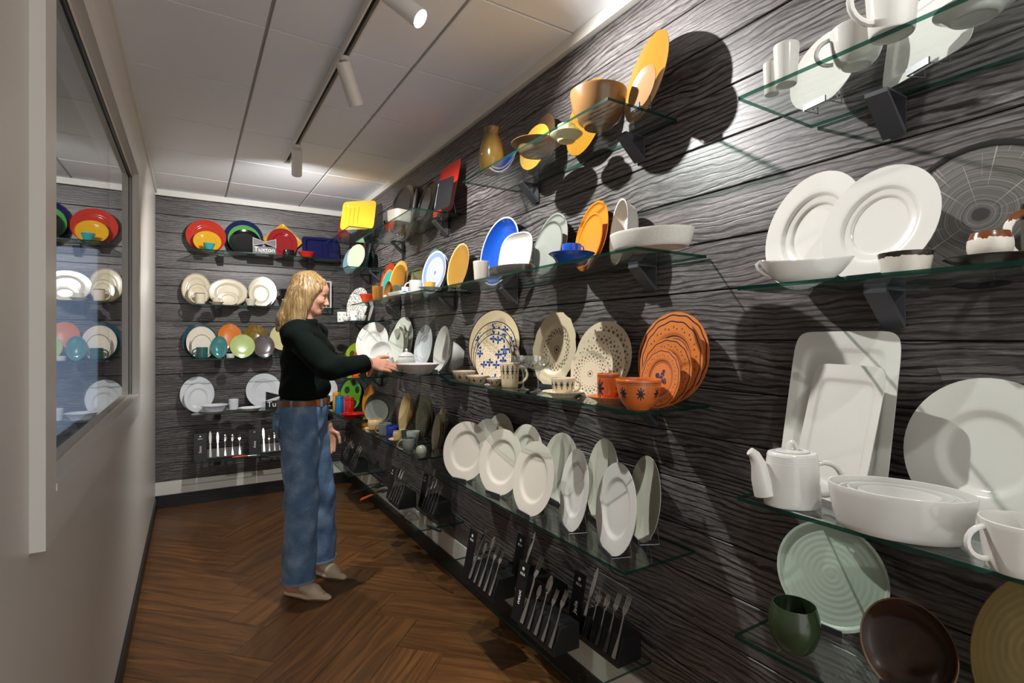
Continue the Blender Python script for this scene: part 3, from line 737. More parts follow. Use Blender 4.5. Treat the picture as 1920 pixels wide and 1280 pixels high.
# ---- second shelf of the middle bay
BLUE = cer('#1b4fae', .12); GREYG = cer('#8a8d86', .3); ORA = cer('#c9791f', .2); SPK = cer('#cfccc3', .4, speck='#8d8a83')
upr('cup', 'cup', 'pale grey beaker beside the blue bowl', 'M2', 902, 516, 30, 38, cer('#bdb6aa', .45), 'taper', d=.22)
stand('bowl', 'bowl', 'deep blue bowl with white rim standing on its edge', 'M2', (900, 406, 972, 492), decor('blue_white_rim', '#1b4fae', [('ring', 1.0, .09, '#e6e8ea')], .12), 'dish', d=.10, lean=10, hr=.26)
tray = upr('tray', 'plate', 'dark grey shallow dish under the white rounded bowl', 'M2', 958, 504, 122, 17, cer('#3d3a36', .15), 'dish', d=.212, k=.58, rz=PI/2)
stand('bowl', 'bowl', 'white rounded square bowl standing in the dark grey dish', 'M2', (934, 434, 998, 496), W, 'dish', sup=3.0, d=.19, lean=12, hr=.3, lift=.006)
stand('plate', 'plate', 'larger grey plate standing behind another grey plate', 'M2', (1001, 399, 1064, 494), GREYG, 'flatlip', d=.075, lean=10, hr=.09)
stand('plate', 'plate', 'smaller grey plate with dark rim line leaning in front of a larger one', 'M2', (998, 414, 1054, 496), decor('grey_dark_rim', '#878b84', [('ring', .97, .05, '#4c4f4b')], .3), 'flatlip', d=.125, lean=10, hr=.09)
stand('plate', 'plate', 'larger orange plate leaning behind a smaller orange one', 'M2', (1077, 376, 1140, 474), ORA, 'flatlip', d=.075, lean=10, hr=.09)
stand('plate', 'plate', 'smaller orange plate leaning on a larger orange one', 'M2', (1080, 399, 1129, 478), ORA, 'flatlip', d=.125, lean=10, hr=.09)
a = upr('plate', 'plate', 'wide blue bowl plate under the blue bowl and cup', 'M2', 1072, 486, 88, 22, BLUE, 'soup', d=.205)
b = upr('bowl', 'bowl', 'low blue bowl with white band under the blue cup', 'M2', 1073, 474, 52, 15, decor('blue_bowl_band', '#1b4fae', [('band', .95, .12, '#dfe6ee')], .12), 'dish', at=Vector(a.location), zoff=topz(a)*.3)
upr('cup', 'cup', 'blue cup on the low blue bowl', 'M2', 1072, 464, 36, 17, BLUE, 'mug', handle=-32, at=Vector(b.location), zoff=topz(b)*1.0)
stand('baking_dish', 'dish', 'white speckled oval dish standing on its edge', 'M2', (1142, 372, 1197, 466), SPK, 'dish', k=.8, d=.085, lean=5, hr=.5)
a = upr('baking_dish', 'dish', 'white speckled oval dish lying at the end of the shelf', 'M2', 1220, 463, 168, 33, SPK, 'oval_dish', k=.62, d=.215, rz=-PI/2+.35)
upr('bowl', 'bowl', 'small blue dish inside the lying white speckled dish', 'M2', 1196, 455, 44, 16, BLUE, 'soup', at=Vector(a.location)+Vector((.0, .03, 0)), zoff=topz(a)*.35)
# ---- third shelf of the middle bay: patterned sets
CRM = '#cbb99c'
FLOR = lambda n, s, thr: decor(n, CRM, [('flower', s*1.05, thr*1.75, '#22407c', .05, .93), ('scatter', s*3.1, .14, '#3a352f', .05, .93), ('ring', .985, .035, '#3a2d22')], .25)
SCRO = lambda n, k: decor(n, '#d3c5ab', [('dots', .84, k, .035, '#3a3030', 0), ('dots', .74, k, .055, '#3a3030', .5), ('dots', .64, k, .035, '#3a3030', 0), ('dots', .55, k, .02, '#3a3030', .5), ('dots', .12, 8, .03, '#3a3030', 0), ('disc', .05, '#3a3030')], .22)
stand('plate', 'plate', 'large plain beige plate with a dark edge behind the floral plates', 'M3', (878, 580, 975, 697), decor('beige_dark_edge', '#bfac8e', [('ring', .985, .03, '#3a2d22')], .25), 'coupe', d=.075, lean=9, hr=.1, easel='wire stand under the plain beige plate with a dark edge')
stand('plate', 'plate', 'blue flowered plate, hindmost of three leaning on a beige plate', 'M3', (883, 602, 968, 700), FLOR('floral_a', 3.2, .30), 'coupe', d=.115, lean=9, hr=.1)
stand('plate', 'plate', 'blue flowered plate, middle of three leaning on a beige plate', 'M3', (887, 615, 964, 701), FLOR('floral_b', 3.0, .30), 'coupe', d=.14, lean=9, hr=.1)
stand('plate', 'plate', 'blue flowered plate, foremost of three leaning on a beige plate', 'M3', (890, 626, 960, 702), FLOR('floral_c', 2.8, .32), 'coupe', d=.165, lean=9, hr=.1)
stand('plate', 'plate', 'smallest flowered plate, half hidden behind the scroll mug', 'M3', (946, 649, 975, 700), FLOR('floral_d', 2.6, .30), 'coupe', d=.10, lean=9, hr=.1)
FB = lambda n: decor(n, '#b9a88c', [('zdots', .45, 9, .16, '#2b2a33', .7), ('zdots', .7, 14, .06, '#2b2a33', .7)], .25)
upr('bowl', 'bowl', 'beige flower dotted bowl at the far end of the patterned shelf', 'M3', 870, 709, 44, 20, FB('flower_bowl_a'), 'bowl', d=.238)
upr('bowl', 'bowl', 'beige flower dotted bowl, middle of the three small ones', 'M3', 896, 714, 42, 16, FB('flower_bowl_b'), 'bowl', d=.245)
upr('bowl', 'bowl', 'beige flower dotted bowl, smallest of three, beside the scroll mug', 'M3', 927, 713, 30, 13, FB('flower_bowl_c'), 'bowl', d=.215)
upr('mug', 'mug', 'tall beige mug with a dark scroll band beside the glasses', 'M3', 956, 722, 37, 46, decor('scroll_mug', '#c3b193', [('zdots', .66, 12, .19, '#352c2a', .9), ('zdots', .84, 12, .10, '#352c2a', .9), ('zdots', .42, 12, .07, '#352c2a', .9)], .25), 'taper', handle=-25, d=.21)
def coupe_glass(label, cx, by, ht, w, d):
    p = place('M3', cx, by, d); t = fwd(p); H = ht*t/FPX; R = w*t/FPX/2
    N = MATS.get('drink_glass')
    if N is None:
        n_ = NT('drink_glass'); fr = n_.n('LayerWeight', {'Blend': .35}); trn = n_.n('BsdfTransparent', {'Color': (.93, .95, .95, 1)}); gl = n_.n('BsdfGlossy', {'Color': (.95, .97, .97, 1), 'Roughness': .02})
        mx = n_.n('MixShader', {0: n_.math('ADD', n_.math('MULTIPLY', n_.math('POWER', fr.outputs['Facing'], 2.0), .80), .14), 1: trn.outputs[0], 2: gl.outputs[0]}); n_.t.links.new(mx.outputs[0], n_.out.inputs[0]); N = MATS['drink_glass'] = n_.m
    e = empty('coupe_glass', p+Vector((0, 0, .0005))); tagp(e, label, 'glass', 'coupe glasses on the patterned shelf')
    v, f = lathe([(0, 0), (R*.62, 0), (R*.64, H*.012), (R*.2, H*.05), (R*.1, H*.09), (0, H*.09)], 28); mobj('foot', v, f, N, e)
    v, f = lathe([(0, H*.09), (R*.09, H*.09), (R*.075, H*.3), (R*.09, H*.5), (R*.22, H*.60), (0, H*.60)], 20); mobj('stem', v, f, N, e)
    v, f = lathe([(0, H*.605), (R*.3, H*.61), (R*.75, H*.68), (R*.97, H*.80), (R, H), (R*.97, H), (R*.94, H*.81), (R*.72, H*.71), (R*.3, H*.645), (0, H*.64)], 32); mobj('bowl', v, f, N, e)
coupe_glass('clear stemmed coupe glass next to the scroll mug', 981, 731, 64, 41, .222)
coupe_glass('clear stemmed coupe glass nearer the cream cup', 1009, 735, 68, 47, .222)
stand('platter', 'platter', 'beige scalloped oval platter with a scroll wreath', 'M3', (998, 583, 1081, 714), decor('scroll_platter', '#c2b296', [('dots', .56, 22, .035, '#3a3030', 0), ('dots', .50, 22, .045, '#3a3030', .5), ('dots', .44, 22, .03, '#3a3030', 0), ('dots', .10, 8, .03, '#3a3030', 0), ('disc', .04, '#3a3030')], .25), 'rim', k=.8, d=.085, lean=9, hr=.14, wav=(14, -.045), easel='wire stand under the scalloped beige platter')
stand('plate', 'plate', 'cream scroll patterned plate, largest and hindmost of four', 'M3', (1079, 602, 1184, 726), SCRO('scroll_a', 26), 'coupe', d=.08, lean=9, hr=.1)
stand('plate', 'plate', 'cream scroll patterned plate, second largest of four', 'M3', (1076, 620, 1171, 729), SCRO('scroll_b', 24), 'coupe', d=.112, lean=9, hr=.1)
stand('plate', 'plate', 'cream scroll patterned plate, third of four', 'M3', (1070, 639, 1149, 731), SCRO('scroll_c', 22), 'coupe', d=.142, lean=9, hr=.1)
stand('plate', 'plate', 'cream scroll patterned plate, smallest and foremost of four', 'M3', (1070, 657, 1141, 733), SCRO('scroll_d', 22), 'coupe', d=.17, lean=9, hr=.1)
a = upr('saucer', 'saucer', 'cream saucer with a dotted edge on the patterned shelf', 'M3', 1056, 741, 80, 11, decor('scroll_saucer', '#d3c5ab', [('dots', .85, 26, .05, '#3a3030', 0), ('dots', .72, 26, .03, '#3a3030', .5)], .22), 'saucer', d=.235)
upr('cup', 'cup', 'cream cup with a dark scroll band on a saucer', 'M3', 1060, 735, 46, 31, decor('scroll_cup', '#d3c5ab', [('zdots', .62, 12, .19, '#352c2a', .8), ('zdots', .40, 12, .08, '#352c2a', .8)], .22), 'cup', handle=-36, at=Vector(a.location), zoff=topz(a)*.42)
ORP = '#c8743a'; NAV = '#2a2438'
OPL = lambda n, c=True: decor(n, ORP, [('wavering', .93, .03, NAV, 14, .012), ('ring', .60, .025, NAV), ('ring', .54, .018, NAV), ('dots', .80, 18, .03, '#3c3a30', 0), ('dots', .76, 18, .022, '#3c3a30', .4)]+([('petal', .05, .28, 4, '#33304e', .8)] if c else []), .28)
a = upr('saucer', 'saucer', 'orange saucer with navy marks under the orange mug', 'M3', 1140, 752, 80, 13, decor('orange_saucer', ORP, [('dots', .82, 20, .06, NAV, 0), ('ring', .6, .03, NAV)], .28), 'saucer', d=.215)
upr('mug', 'mug', 'orange mug with navy rim lines and emblem', 'M3', 1142, 744, 41, 49, decor('orange_mug', '#c75f28', [('band', .93, .025, NAV), ('band', .875, .02, NAV), ('zdots', .45, 3, .5, NAV, 1.3)], .25), 'mug', handle=-30, at=Vector(a.location), zoff=topz(a)*.42)
upr('bowl', 'bowl', 'orange footed bowl with navy flowers at the shelf end', 'M3', 1197, 770, 87, 57, decor('orange_bowl', '#c8682e', [('band', .90, .02, NAV), ('band', .85, .015, NAV), ('zdots', .56, 7, .22, '#241f2a', 1.0)], .25), 'bowl', d=.242)
stand('plate', 'plate', 'orange navy-lined plate, largest and hindmost of four', 'M3', (1196, 585, 1330, 752), OPL('orange_a', False), 'rim', d=.075, lean=9, hr=.09)
stand('plate', 'plate', 'orange navy-lined plate, second of four leaning in a row', 'M3', (1200, 597, 1318, 753), OPL('orange_b', False), 'rim', d=.115, lean=9, hr=.09)
stand('plate', 'plate', 'orange navy-lined plate, third of four leaning in a row', 'M3', (1202, 634, 1297, 756), OPL('orange_c', False), 'rim', d=.15, lean=9, hr=.09)
stand('plate', 'plate', 'orange navy-lined plate with centre flower, foremost of four', 'M3', (1201, 654, 1275, 758), OPL('orange_d'), 'rim', d=.185, lean=9, hr=.09)
# ---- fourth shelf of the middle bay: plain plates
PW = cer('#cbc4b7', .22, name='ivory_white'); PS = cer('#c2c0b2', .2, name='ivory_grey')
G = 'plain white plates on the middle shelf'
for i, (bb, word, kd) in enumerate([((831, 790, 914, 902), 'first from the far end', 'rim'), ((898, 804, 980, 929), 'second from the far end', 'rim'), ((961, 827, 1038, 970), 'third from the far end', 'rim')]):
    stand('plate', 'plate', 'plain white rimmed front row plate, '+word, 'M4', bb, PW, kd, lean=13, hr=.11, group=G, easel='wire stand under the front row white plate '+word)
for i, (bb, word) in enumerate([((1050, 841, 1103, 997), 'second from the near end'), ((1117, 867, 1193, 1043), 'at the near end of the shelf')]):
    stand('plate', 'plate', 'plain white rimmed front row plate, '+word, 'M4', bb, W, 'rim', lean=10, hr=.10, group=G, easel='wire stand under the front row white plate '+word)
for bb, word, k, kd, dd in [((884, 785, 940, 880), 'first from the far end', 1.0, 'coupe', .115), ((908, 775, 964, 868), 'second from the far end', 1.0, 'rim', .06), ((953, 795, 1018, 905), 'third from the far end', 1.0, 'rim', .10),
                         ((1018, 811, 1085, 942), 'fourth from the far end', 1.0, 'coupe', .085), ((1099, 822, 1160, 972), 'second from the near end', 1.0, 'coupe', .085), ((1179, 854, 1238, 1019), 'at the near end of the shelf', 1.0, 'coupe', .09)]:
    stand('plate', 'plate', 'plain white back row plate, '+word, 'M4', bb, PS, kd, lean=9, d=dd, hr=.11, group=G, easel='wire stand under the back row white plate '+word if word[:5] in ('fourt', 'secon', 'at th') and 'far' not in word[6:12] and bb[0] > 1000 else None)
# ---- near bay, highest shelf (seen from below)
upr('creamer', 'cup', 'small white handleless beaker, outer one at the end of the high near shelf', 'N1', 1447, 178, 34, 58, W, 'taper')
upr('creamer', 'cup', 'small white handleless beaker, inner one beside the leaning plate', 'N1', 1474, 160, 50, 74, W, 'taper')
stand('plate', 'plate', 'white oval plate leaning above the gravy boat', 'N1', (1481, 51, 1612, 192), W, 'coupe', d=.09, lean=10, hr=.12, easel='wire stand under the white plate on the high near shelf')
upr('cup', 'cup', 'lower white cup on the high near shelf with a printed foot', 'N1', 1607, 142, 108, 72, W, 'cup', handle=120, d=.20)
upr('cup', 'cup', 'tall white stacking cup with handle near the top edge of the picture', 'N1', 1672, 86, 108, 116, W, 'taper', handle=150, d=.262)
stand('tray', 'plate', 'white rectangular plate leaning at the top right corner', 'N1', (1655, -70, 1838, 118), W, 'lip', k=1.25, sup=8, d=.08, lean=8, hr=.08, easel='wire stand under the white rectangular plate at the top right')
upr('plate', 'plate', 'white round plate lying flat, seen from below at the top right', 'N1', 1826, 32, 165, 22, W, 'soup', d=.20)
# ---- near bay, second shelf
stand('plate', 'plate', 'white deep plate with a swirled step behind the gravy boat', 'N2', (1435, 320, 1620, 510), W, 'step', d=.092, lean=9, hr=.18)
stand('plate', 'plate', 'white oval plate with a swirled step in front of the other one', 'N2', (1541, 308, 1765, 520), W, 'step', k=.92, d=.162, lean=11, hr=.14, roll=-18, easel='wire stand under the white swirled oval plate')
def gravy(label, shelf, cx, by, wpx, hpx, d):
    p = place(shelf, cx, by, d); t = fwd(p); L = wpx*t/FPX*.93; H = hpx*t/FPX
    e = empty('gravy_boat', p+Vector((0, 0, .0005)), math.radians(-58)); tagp(e, label, 'gravy boat')
    prof = [(0, .03), (.40, .03), (.42, 0), (.5, 0), (.56, .06), (.72, .3), (.88, .65), (1, .97), (.99, 1), (.96, .98), (.84, .64), (.66, .3), (.4, .12), (0, .1)]
    v, f = lathe([(r*L/2, z*H*.82) for r, z in smooth_prof(prof)], 48, 1.0, .46)
    vv = []
    for x, y, z in v:
        q = x/(L/2); k = max(0, z/(H*.82)-.3)
        z2 = z+k*H*.22*abs(q)**2.2
        y2 = y*(1-.45*max(0, q)**2*k)
        vv.append((x+k*.02*L*(1 if q > .6 else 0), y2, z2))
    mobj('body', vv, f, W, e)
    pts = [(-L*.47, 0, H*.93), (-L*.52, 0, H*.80), (-L*.50, 0, H*.6), (-L*.44, 0, H*.42), (-L*.36, 0, H*.27)]
    sv, sf = sweep(pts, .0035, 8); mobj('handle', sv, sf, W, e)
gravy('white gravy boat with pointed spout on the near shelf', 'N2', 1508, 526, 168, 46, .246)
DKR = lambda n, c: decor(n, '#d9d2c6', [('top', .78, c)], .2)
upr('bowl', 'bowl', 'white bowl with a dark brown dripped rim', 'N2', 1697, 514, 108, 42, DKR('dark_rim_bowl', '#2a211b'), 'taper', d=.205)
a = upr('saucer', 'saucer', 'dark brown plate under the brown-rimmed cup', 'N2', 1856, 508, 190, 22, cer('#2c1f1b', .2), 'saucer', d=.195)
upr('cup', 'cup', 'white cup with a rust brown dripped rim on a dark plate', 'N2', 1849, 497, 92, 58, DKR('rust_rim_cup', '#6b3a16'), 'round', at=Vector(a.location), zoff=topz(a)*.42)
upr('mug', 'mug', 'tall rust-topped white mug cut off by the right edge', 'N2', 1962, 505, 100, 132, DKR('rust_rim_mug', '#6b3a16'), 'mug', handle=150, d=.055)
# ---- near bay, third shelf
stand('rectangular_plate', 'plate', 'tall white rectangular plate leaning behind a smaller one', 'N3', (1462, 621, 1689, 912), W, 'lip', k=.62, sup=9, lean=13, d=.10, hr=.055, easel='wire stand under the two tall white rectangular plates')
stand('rectangular_plate', 'plate', 'smaller white rectangular plate leaning on the tall one', 'N3', (1487, 682, 1660, 918), W, 'lip', k=.62, sup=9, lean=14, d=.145, hr=.06)
def teapot():
    p = place('N3', 1485, 946); t = fwd(p); Wd = 113*t/FPX*.88; H = 108*t/FPX
    e = empty('teapot', p+Vector((0, 0, .0005)), math.radians(-38)); tagp(e, 'white ribbed oval teapot with looped lid at the shelf end', 'teapot')
    rib = cer('#d2d0ca', .16)
    prof = [(0, .01), (.92, .01), (.95, 0), (.99, .01), (1, .04), (.99, .2), (.965, .4), (.94, .6), (.91, .8), (.88, .93), (.85, .97), (.80, .985), (.62, .985), (.60, .975), (0, .975)]
    pr = []
    for a_, b_ in zip(prof, prof[1:]):
        n_ = 10 if .04 <= a_[1] < .9 and b_[1] > a_[1] else 1
        for i in range(n_):
            q = i/n_; pr.append(((a_[0]*(1-q)+b_[0]*q)*Wd/2+(0.00028*math.sin((a_[1]*(1-q)+b_[1]*q)*160) if n_ > 1 else 0), (a_[1]*(1-q)+b_[1]*q)*H*.93))
    pr.append((0, prof[-1][1]*H*.93))
    v, f = lathe(pr, 48, 1.0, .78); mobj('body', v, f, rib, e)
    lid = mobj('lid', *lathe([(0, H*.915), (Wd*.29, H*.915), (Wd*.30, H*.925), (Wd*.29, H*.945), (Wd*.15, H*.955), (0, H*.957)], 40, 1, .78), rib, e)
    kn = [(math.cos(x)*Wd*.075, 0, H*.955+math.sin(x)*H*.13) for x in [PI*i/10 for i in range(11)]]
    sv, sf = sweep(kn, .0042, 8); mobj('knob', sv, sf, rib, lid)
    sp = [(-Wd*.46, 0, H*.18), (-Wd*.55, 0, H*.45), (-Wd*.60, 0, H*.68), (-Wd*.68, 0, H*.85), (-Wd*.76, 0, H*.91)]
    sv, sf = sweep(sp, [.024, .020, .015, .011, .009], 14); mobj('spout', sv, sf, rib, e)
    hd = []
    for i in range(13):
        a_ = PI*.62-i/12*PI*1.22
        hd.append((Wd*.58+math.cos(a_)*Wd*.30, 0, H*.46+math.sin(a_)*H*.28))
    hd = [(Wd*.44, 0, H*.70)]+hd+[(Wd*.485, 0, H*.17)]
    sv, sf = sweep(hd, .0052, 10); mobj('handle', sv, sf, rib, e)
teapot()
pb = place('N3', 1685, 1012, .222)
ang = math.radians(-66)
oz = 0.0
for i, (w_, h_, lab, dz) in enumerate([(250, 84, 'white oval baking dish, outermost of four nested', 0.0), (210, 62, 'white oval baking dish, second of four nested', .011), (178, 56, 'white oval baking dish, third of four nested', .019), (140, 44, 'white oval baking dish, innermost of four nested', .027)]):
    o = upr('baking_dish', 'dish', lab, 'N3', 1685, 1012, w_*1.14, h_*.98, cer('#d0cfca', .14), 'oval_dish', at=Vector((pb.x, pb.y, pb.z)), k=.68, rz=ang, zoff=dz, group='nested white oval dishes', seg=56)
stand('plate', 'plate', 'very large white wide-rimmed plate at the right edge', 'N3', (1694, 709, 2032, 985), W, 'wide', d=.10, lean=11, hr=.12, yaw=None)
upr('cup', 'cup', 'white ribbed cup with ring handle at the lower right', 'N3', 1912, 1078, 168, 95, W, 'taper', handle=138, d=.252, hscale=.95)
upr('cup', 'cup', 'white cup standing behind the ribbed cup at the right edge', 'N3', 1925, 1010, 130, 62, W, 'taper', d=.150)
# ---- near bay, lowest shelf
stand('plate', 'plate', 'pale sage green ridged plate under the teapot shelf', 'N4', (1457, 976, 1669, 1182), cer('#a9b9aa', .4, bumps=520, name='sage_glaze'), 'flatlip', lean=12, d=.10, hr=.11, easel='wire stand under the sage green plate')
upr('cup', 'cup', 'dark green cup on the lowest near shelf', 'N4', 1489, 1216, 100, 84, cer('#2c3a24', .2), 'round')
stand('bowl', 'bowl', 'dark brown bowl standing on its edge at lower right', 'N4', (1612, 1120, 1799, 1302), decor('brown_bowl_rim_highlight', '#33231b', [('ring', .985, .035, '#7a5c44'), ('disc', .42, '#3d2a1e')], .14), 'deep', d=.20, lean=16, hr=.42, easel='wire stand under the dark brown standing bowl')  # the pale ring is a rim highlight painted into the glaze colour
stand('plate', 'plate', 'olive brown banded plate at the lower right corner', 'N4', (1820, 1077, 2085, 1335), cer('#5b4a24', .3, bumps=420, name='olive_glaze'), 'coupe', d=.11, lean=10, hr=.16)
upr('cup', 'cup', 'dark brown cup cut off at the lower right corner', 'N4', 1930, 1330, 100, 80, cer('#2a1d14', .2), 'round', d=.245)
# ---- far bay of the right wall
stand('plate', 'plate', 'round beige plate behind a black one on the high far shelf', 'F1', (741, 346, 776, 412), cer('#a79c8d', .4), 'flatlip', d=.07, lean=8, hr=.07)
stand('plate', 'plate', 'round black plate leaning on a beige one', 'F1', (730, 350, 769, 414), cer('#22201f', .4), 'flatlip', d=.12, lean=9, hr=.07)
upr('bowl', 'bowl', 'square beige bowl on the high far shelf', 'F1', 749, 421, 38, 22, cer('#c9c2b4', .35), 'dish', sup=5, rz=.3, d=.215)
stand('plate', 'plate', 'white ridged plate seen edge-on on the high far shelf', 'F1', (769, 352, 783, 402), W, 'coupe', d=.075, lean=12, hr=.14)
stand('plate', 'plate', 'larger black ribbed plate seen at an angle on the high far shelf', 'F1', (784, 339, 817, 402), cer('#141414', .25), 'flatlip', d=.08, lean=10, hr=.1)
stand('plate', 'plate', 'smaller black plate in front of the larger black ribbed plate', 'F1', (782, 352, 808, 404), cer('#191919', .25), 'flatlip', d=.135, lean=12, hr=.1, easel='wire stand under the black ribbed plates')
stand('rectangular_plate', 'plate', 'red rectangular slate leaning at the end of the high far shelf', 'F1', (812, 297, 864, 396), cer('#c3261b', .35), 'flatlip', k=.9, sup=12, d=.09, lean=11, hr=.03, easel='wire stand under the red rectangular slate')
stand('rectangular_plate', 'plate', 'black rectangular plate leaning on the red slate', 'F1', (813, 330, 851, 398), cer('#1d1d1f', .35), 'flatlip', k=.9, sup=9, d=.14, lean=11, hr=.08)
DG = cer('#1a1616', .08)
upr('cup', 'cup', 'dark glossy beaker, taller one on the high far shelf', 'F1', 724, 427, 11, 20, DG, 'taper', d=.20)
upr('cup', 'cup', 'dark glossy beaker, shorter one on the high far shelf', 'F1', 706, 434, 18, 14, DG, 'taper', d=.20)
# second far shelf
TEAL = cer('#3f9187', .15)
upr('bowl', 'bowl', 'orange bowl with dark outside at the shelf corner', 'F2', 689, 558, 30, 17, cer('#c8401c', .15), 'flare', d=.22)
upr('tumbler', 'cup', 'ribbed caramel brown tumbler', 'F2', 708, 557, 21, 27, cer('#8a5a22', .2), 'tumbler', d=.235)
stand('bowl', 'bowl', 'small glossy brown bowl standing on its edge by the tumbler', 'F2', (719, 527, 737, 552), cer('#7d4f1f', .1), 'deep', d=.222, lean=10, hr=.5)
stand('plate', 'plate', 'red-orange plate behind the teal one', 'F2', (711, 493, 742, 546), cer('#b23c20', .2), 'coupe', d=.058, lean=9, hr=.1)
stand('plate', 'plate', 'teal and orange-edged plate leaning on the red one', 'F2', (713, 505, 737, 548), decor('teal_orange_edge', '#3f9187', [('ring', .97, .07, '#c4803a')], .15), 'coupe', d=.095, lean=9, hr=.1)
stand('plate', 'plate', 'yellow-rimmed brown plate, hindmost of two', 'F2', (729, 489, 764, 546), decor('ochre_plate', '#a8731f', [('ring', .9, .22, '#c79a45')], .2), 'coupe', d=.115, lean=9, hr=.1)
stand('plate', 'plate', 'smaller caramel plate leaning on the yellow-rimmed one', 'F2', (730, 496, 759, 548), cer('#98691f', .2), 'coupe', d=.15, lean=9, hr=.1)
upr('mug', 'mug', 'olive grey mug with a handle to the right', 'F2', 749, 548, 24, 25, cer('#5f6150', .25), 'mug', handle=-25, d=.17)
upr('tray', 'tray', 'white rectangular tray on the shelf behind the woman', 'F2', 750, 551, 66, 8, W, 'dish', k=.42, sup=9, d=.232, rz=PI/2+.05)
upr('cup', 'cup', 'tiny white and blue cup on the white tray', 'F2', 760, 545, 15, 14, decor('white_blue_cup', '#dfe4ea', [('band', .35, .2, '#5b7fc0')], .15), 'mug', handle=-20, at=place('F2', 760, 545, .232), zoff=.004)
upr('mug', 'mug', 'tall white mug with handle to the left near the blue plate', 'F2', 779, 543, 24, 27, W, 'mug', handle=150, d=.19)
stand('dish', 'dish', 'olive square dish standing behind the white mug', 'F2', (768, 502, 792, 546), cer('#84835c', .3), 'flatlip', sup=7, d=.05, lean=4, hr=.2)
a = upr('saucer', 'saucer', 'white saucer under the yellow bowl', 'F2', 806, 543, 44, 6, W, 'saucer', d=.225)
upr('bowl', 'bowl', 'small yellow bowl on a white saucer', 'F2', 806, 540, 21, 13, cer('#d0a24a', .2), 'dish', at=Vector(a.location), zoff=topz(a)*.45)
stand('plate', 'plate', 'pale teal plate behind the blue swirl plate', 'F2', (791, 466, 825, 543), cer('#8fb0ad', .15), 'coupe', d=.07, lean=9, hr=.1)
stand('plate', 'plate', 'dark teal plate with white edge between two blue ones', 'F2', (797, 474, 840, 545), decor('dark_teal_plate', '#2f5f61', [('ring', .98, .05, '#d8e2e0')], .15), 'coupe', d=.11, lean=9, hr=.1)
stand('plate', 'plate', 'white and blue swirl plate, foremost of the blue ones', 'F2', (791, 470, 836, 545), decor('blue_swirl', '#cfd8e2', [('ring', .82, .2, '#8ea4cc'), ('ring', .5, .08, '#aebfd9'), ('ring', .3, .06, '#b4c4dc'), ('disc', .1, '#7f98c4')], .12), 'coupe', d=.145, lean=9, hr=.1)
stand('platter', 'platter', 'golden brown oval platter standing at the shelf end', 'F2', (838, 456, 879, 542), decor('brown_platter', '#9c7430', [('ring', .97, .06, '#d2b878')], .25), 'deep', k=.8, d=.115, lean=11, hr=.22, easel='wire stand under the golden brown oval platter')
# third far shelf: the whites next to the woman's hand
SG = cer('#cfd2c4', .18, name='grey_white')
stand('plate', 'plate', 'large white plate with a wide rim above the woman\'s wrist', 'F3', (667, 604, 728, 690), W, 'wide', d=.185, lean=10, hr=.1)
stand('bowl', 'bowl', 'white deep dish leaning before the large white plate', 'F3', (693, 640, 735, 697), W, 'deep', d=.235, lean=12, hr=.3)
for bb, w_, dd in [((733, 594, 774, 690), 'largest and hindmost of four', .065), ((729, 607, 765, 692), 'second of four', .09), ((727, 612, 761, 694), 'third of four', .115), ((726, 616, 757, 695), 'smallest and foremost of four', .14)]:
    stand('plate', 'plate', 'pale grey white oval plate, '+w_, 'F3', bb, SG, 'coupe', k=.85, d=dd, lean=8, hr=.09, group='nested pale oval plates')
stand('plate', 'plate', 'white plate with stepped rim between the oval plates and the bowl', 'F3', (776, 609, 810, 690), W2, 'step', d=.09, lean=9, hr=.13)
stand('bowl', 'bowl', 'bright white bowl standing on its edge at the shelf end', 'F3', (812, 611, 848, 692), W, 'deep', d=.12, lean=10, hr=.35, easel='wire stand under the bright white standing bowl')
stand('bowl', 'bowl', 'white curved bowl turned away from the viewer at the shelf end', 'F3', (842, 641, 873, 694), W, 'deep', d=.09, lean=6, hr=.75, yaw=-50)
def sugar(label, cx, by, w, h, d):
    p = place('F3', cx, by, d); t = fwd(p); R = w*t/FPX/2; H = h*t/FPX
    e = empty('sugar_bowl', p+Vector((0, 0, .0005))); tagp(e, label, 'sugar bowl')
    mobj('body', *lathe([(r*R, z*H*.62) for r, z in smooth_prof(PROF['round'])], 36), W, e)
    lid = mobj('lid', *lathe([(0, H*.62), (R*.9, H*.62), (R*.88, H*.66), (R*.5, H*.80), (R*.15, H*.84), (0, H*.85)], 36), W, e)
    mobj('knob', *lathe([(0, H*.84), (R*.10, H*.84), (R*.16, H*.93), (R*.1, H*.99), (0, H)], 20), W, lid)
sugar('white lidded pot with a knob behind the dish being set down', 762, 691, 34, 38, .165)
sugar('white lidded pot with a small knob above the woman\'s hand', 727, 690, 24, 28, .215)
# fourth far shelf: small stoneware
stand('bowl', 'bowl', 'dark stone bowl standing behind a grey plate', 'F4', (683, 735, 739, 800), cer('#32322a', .25), 'deep', d=.075, lean=9, hr=.22)
stand('plate', 'plate', 'grey marbled stone plate leaning on the dark bowl', 'F4', (684, 749, 728, 802), cer('#7d7f76', .3), 'coupe', d=.13, lean=10, hr=.12)
SAND = cer('#c2a97c', .35)
a = upr('saucer', 'saucer', 'sand coloured saucer under the sand bowl', 'F4', 704, 807, 42, 6, SAND, 'saucer', d=.225)
upr('bowl', 'bowl', 'sand coloured bowl on its saucer', 'F4', 703, 804, 30, 20, SAND, 'round', at=Vector(a.location), zoff=topz(a)*.4)
upr('cup', 'cup', 'grey cup between the sand bowl and the blue cup', 'F4', 722, 816, 24, 23, cer('#6d7272', .3), 'mug', handle=150)
upr('cup', 'cup', 'cobalt blue faceted cup', 'F4', 736, 820, 26, 22, cer('#16339a', .12), 'taper', seg=5, smooth2=False)
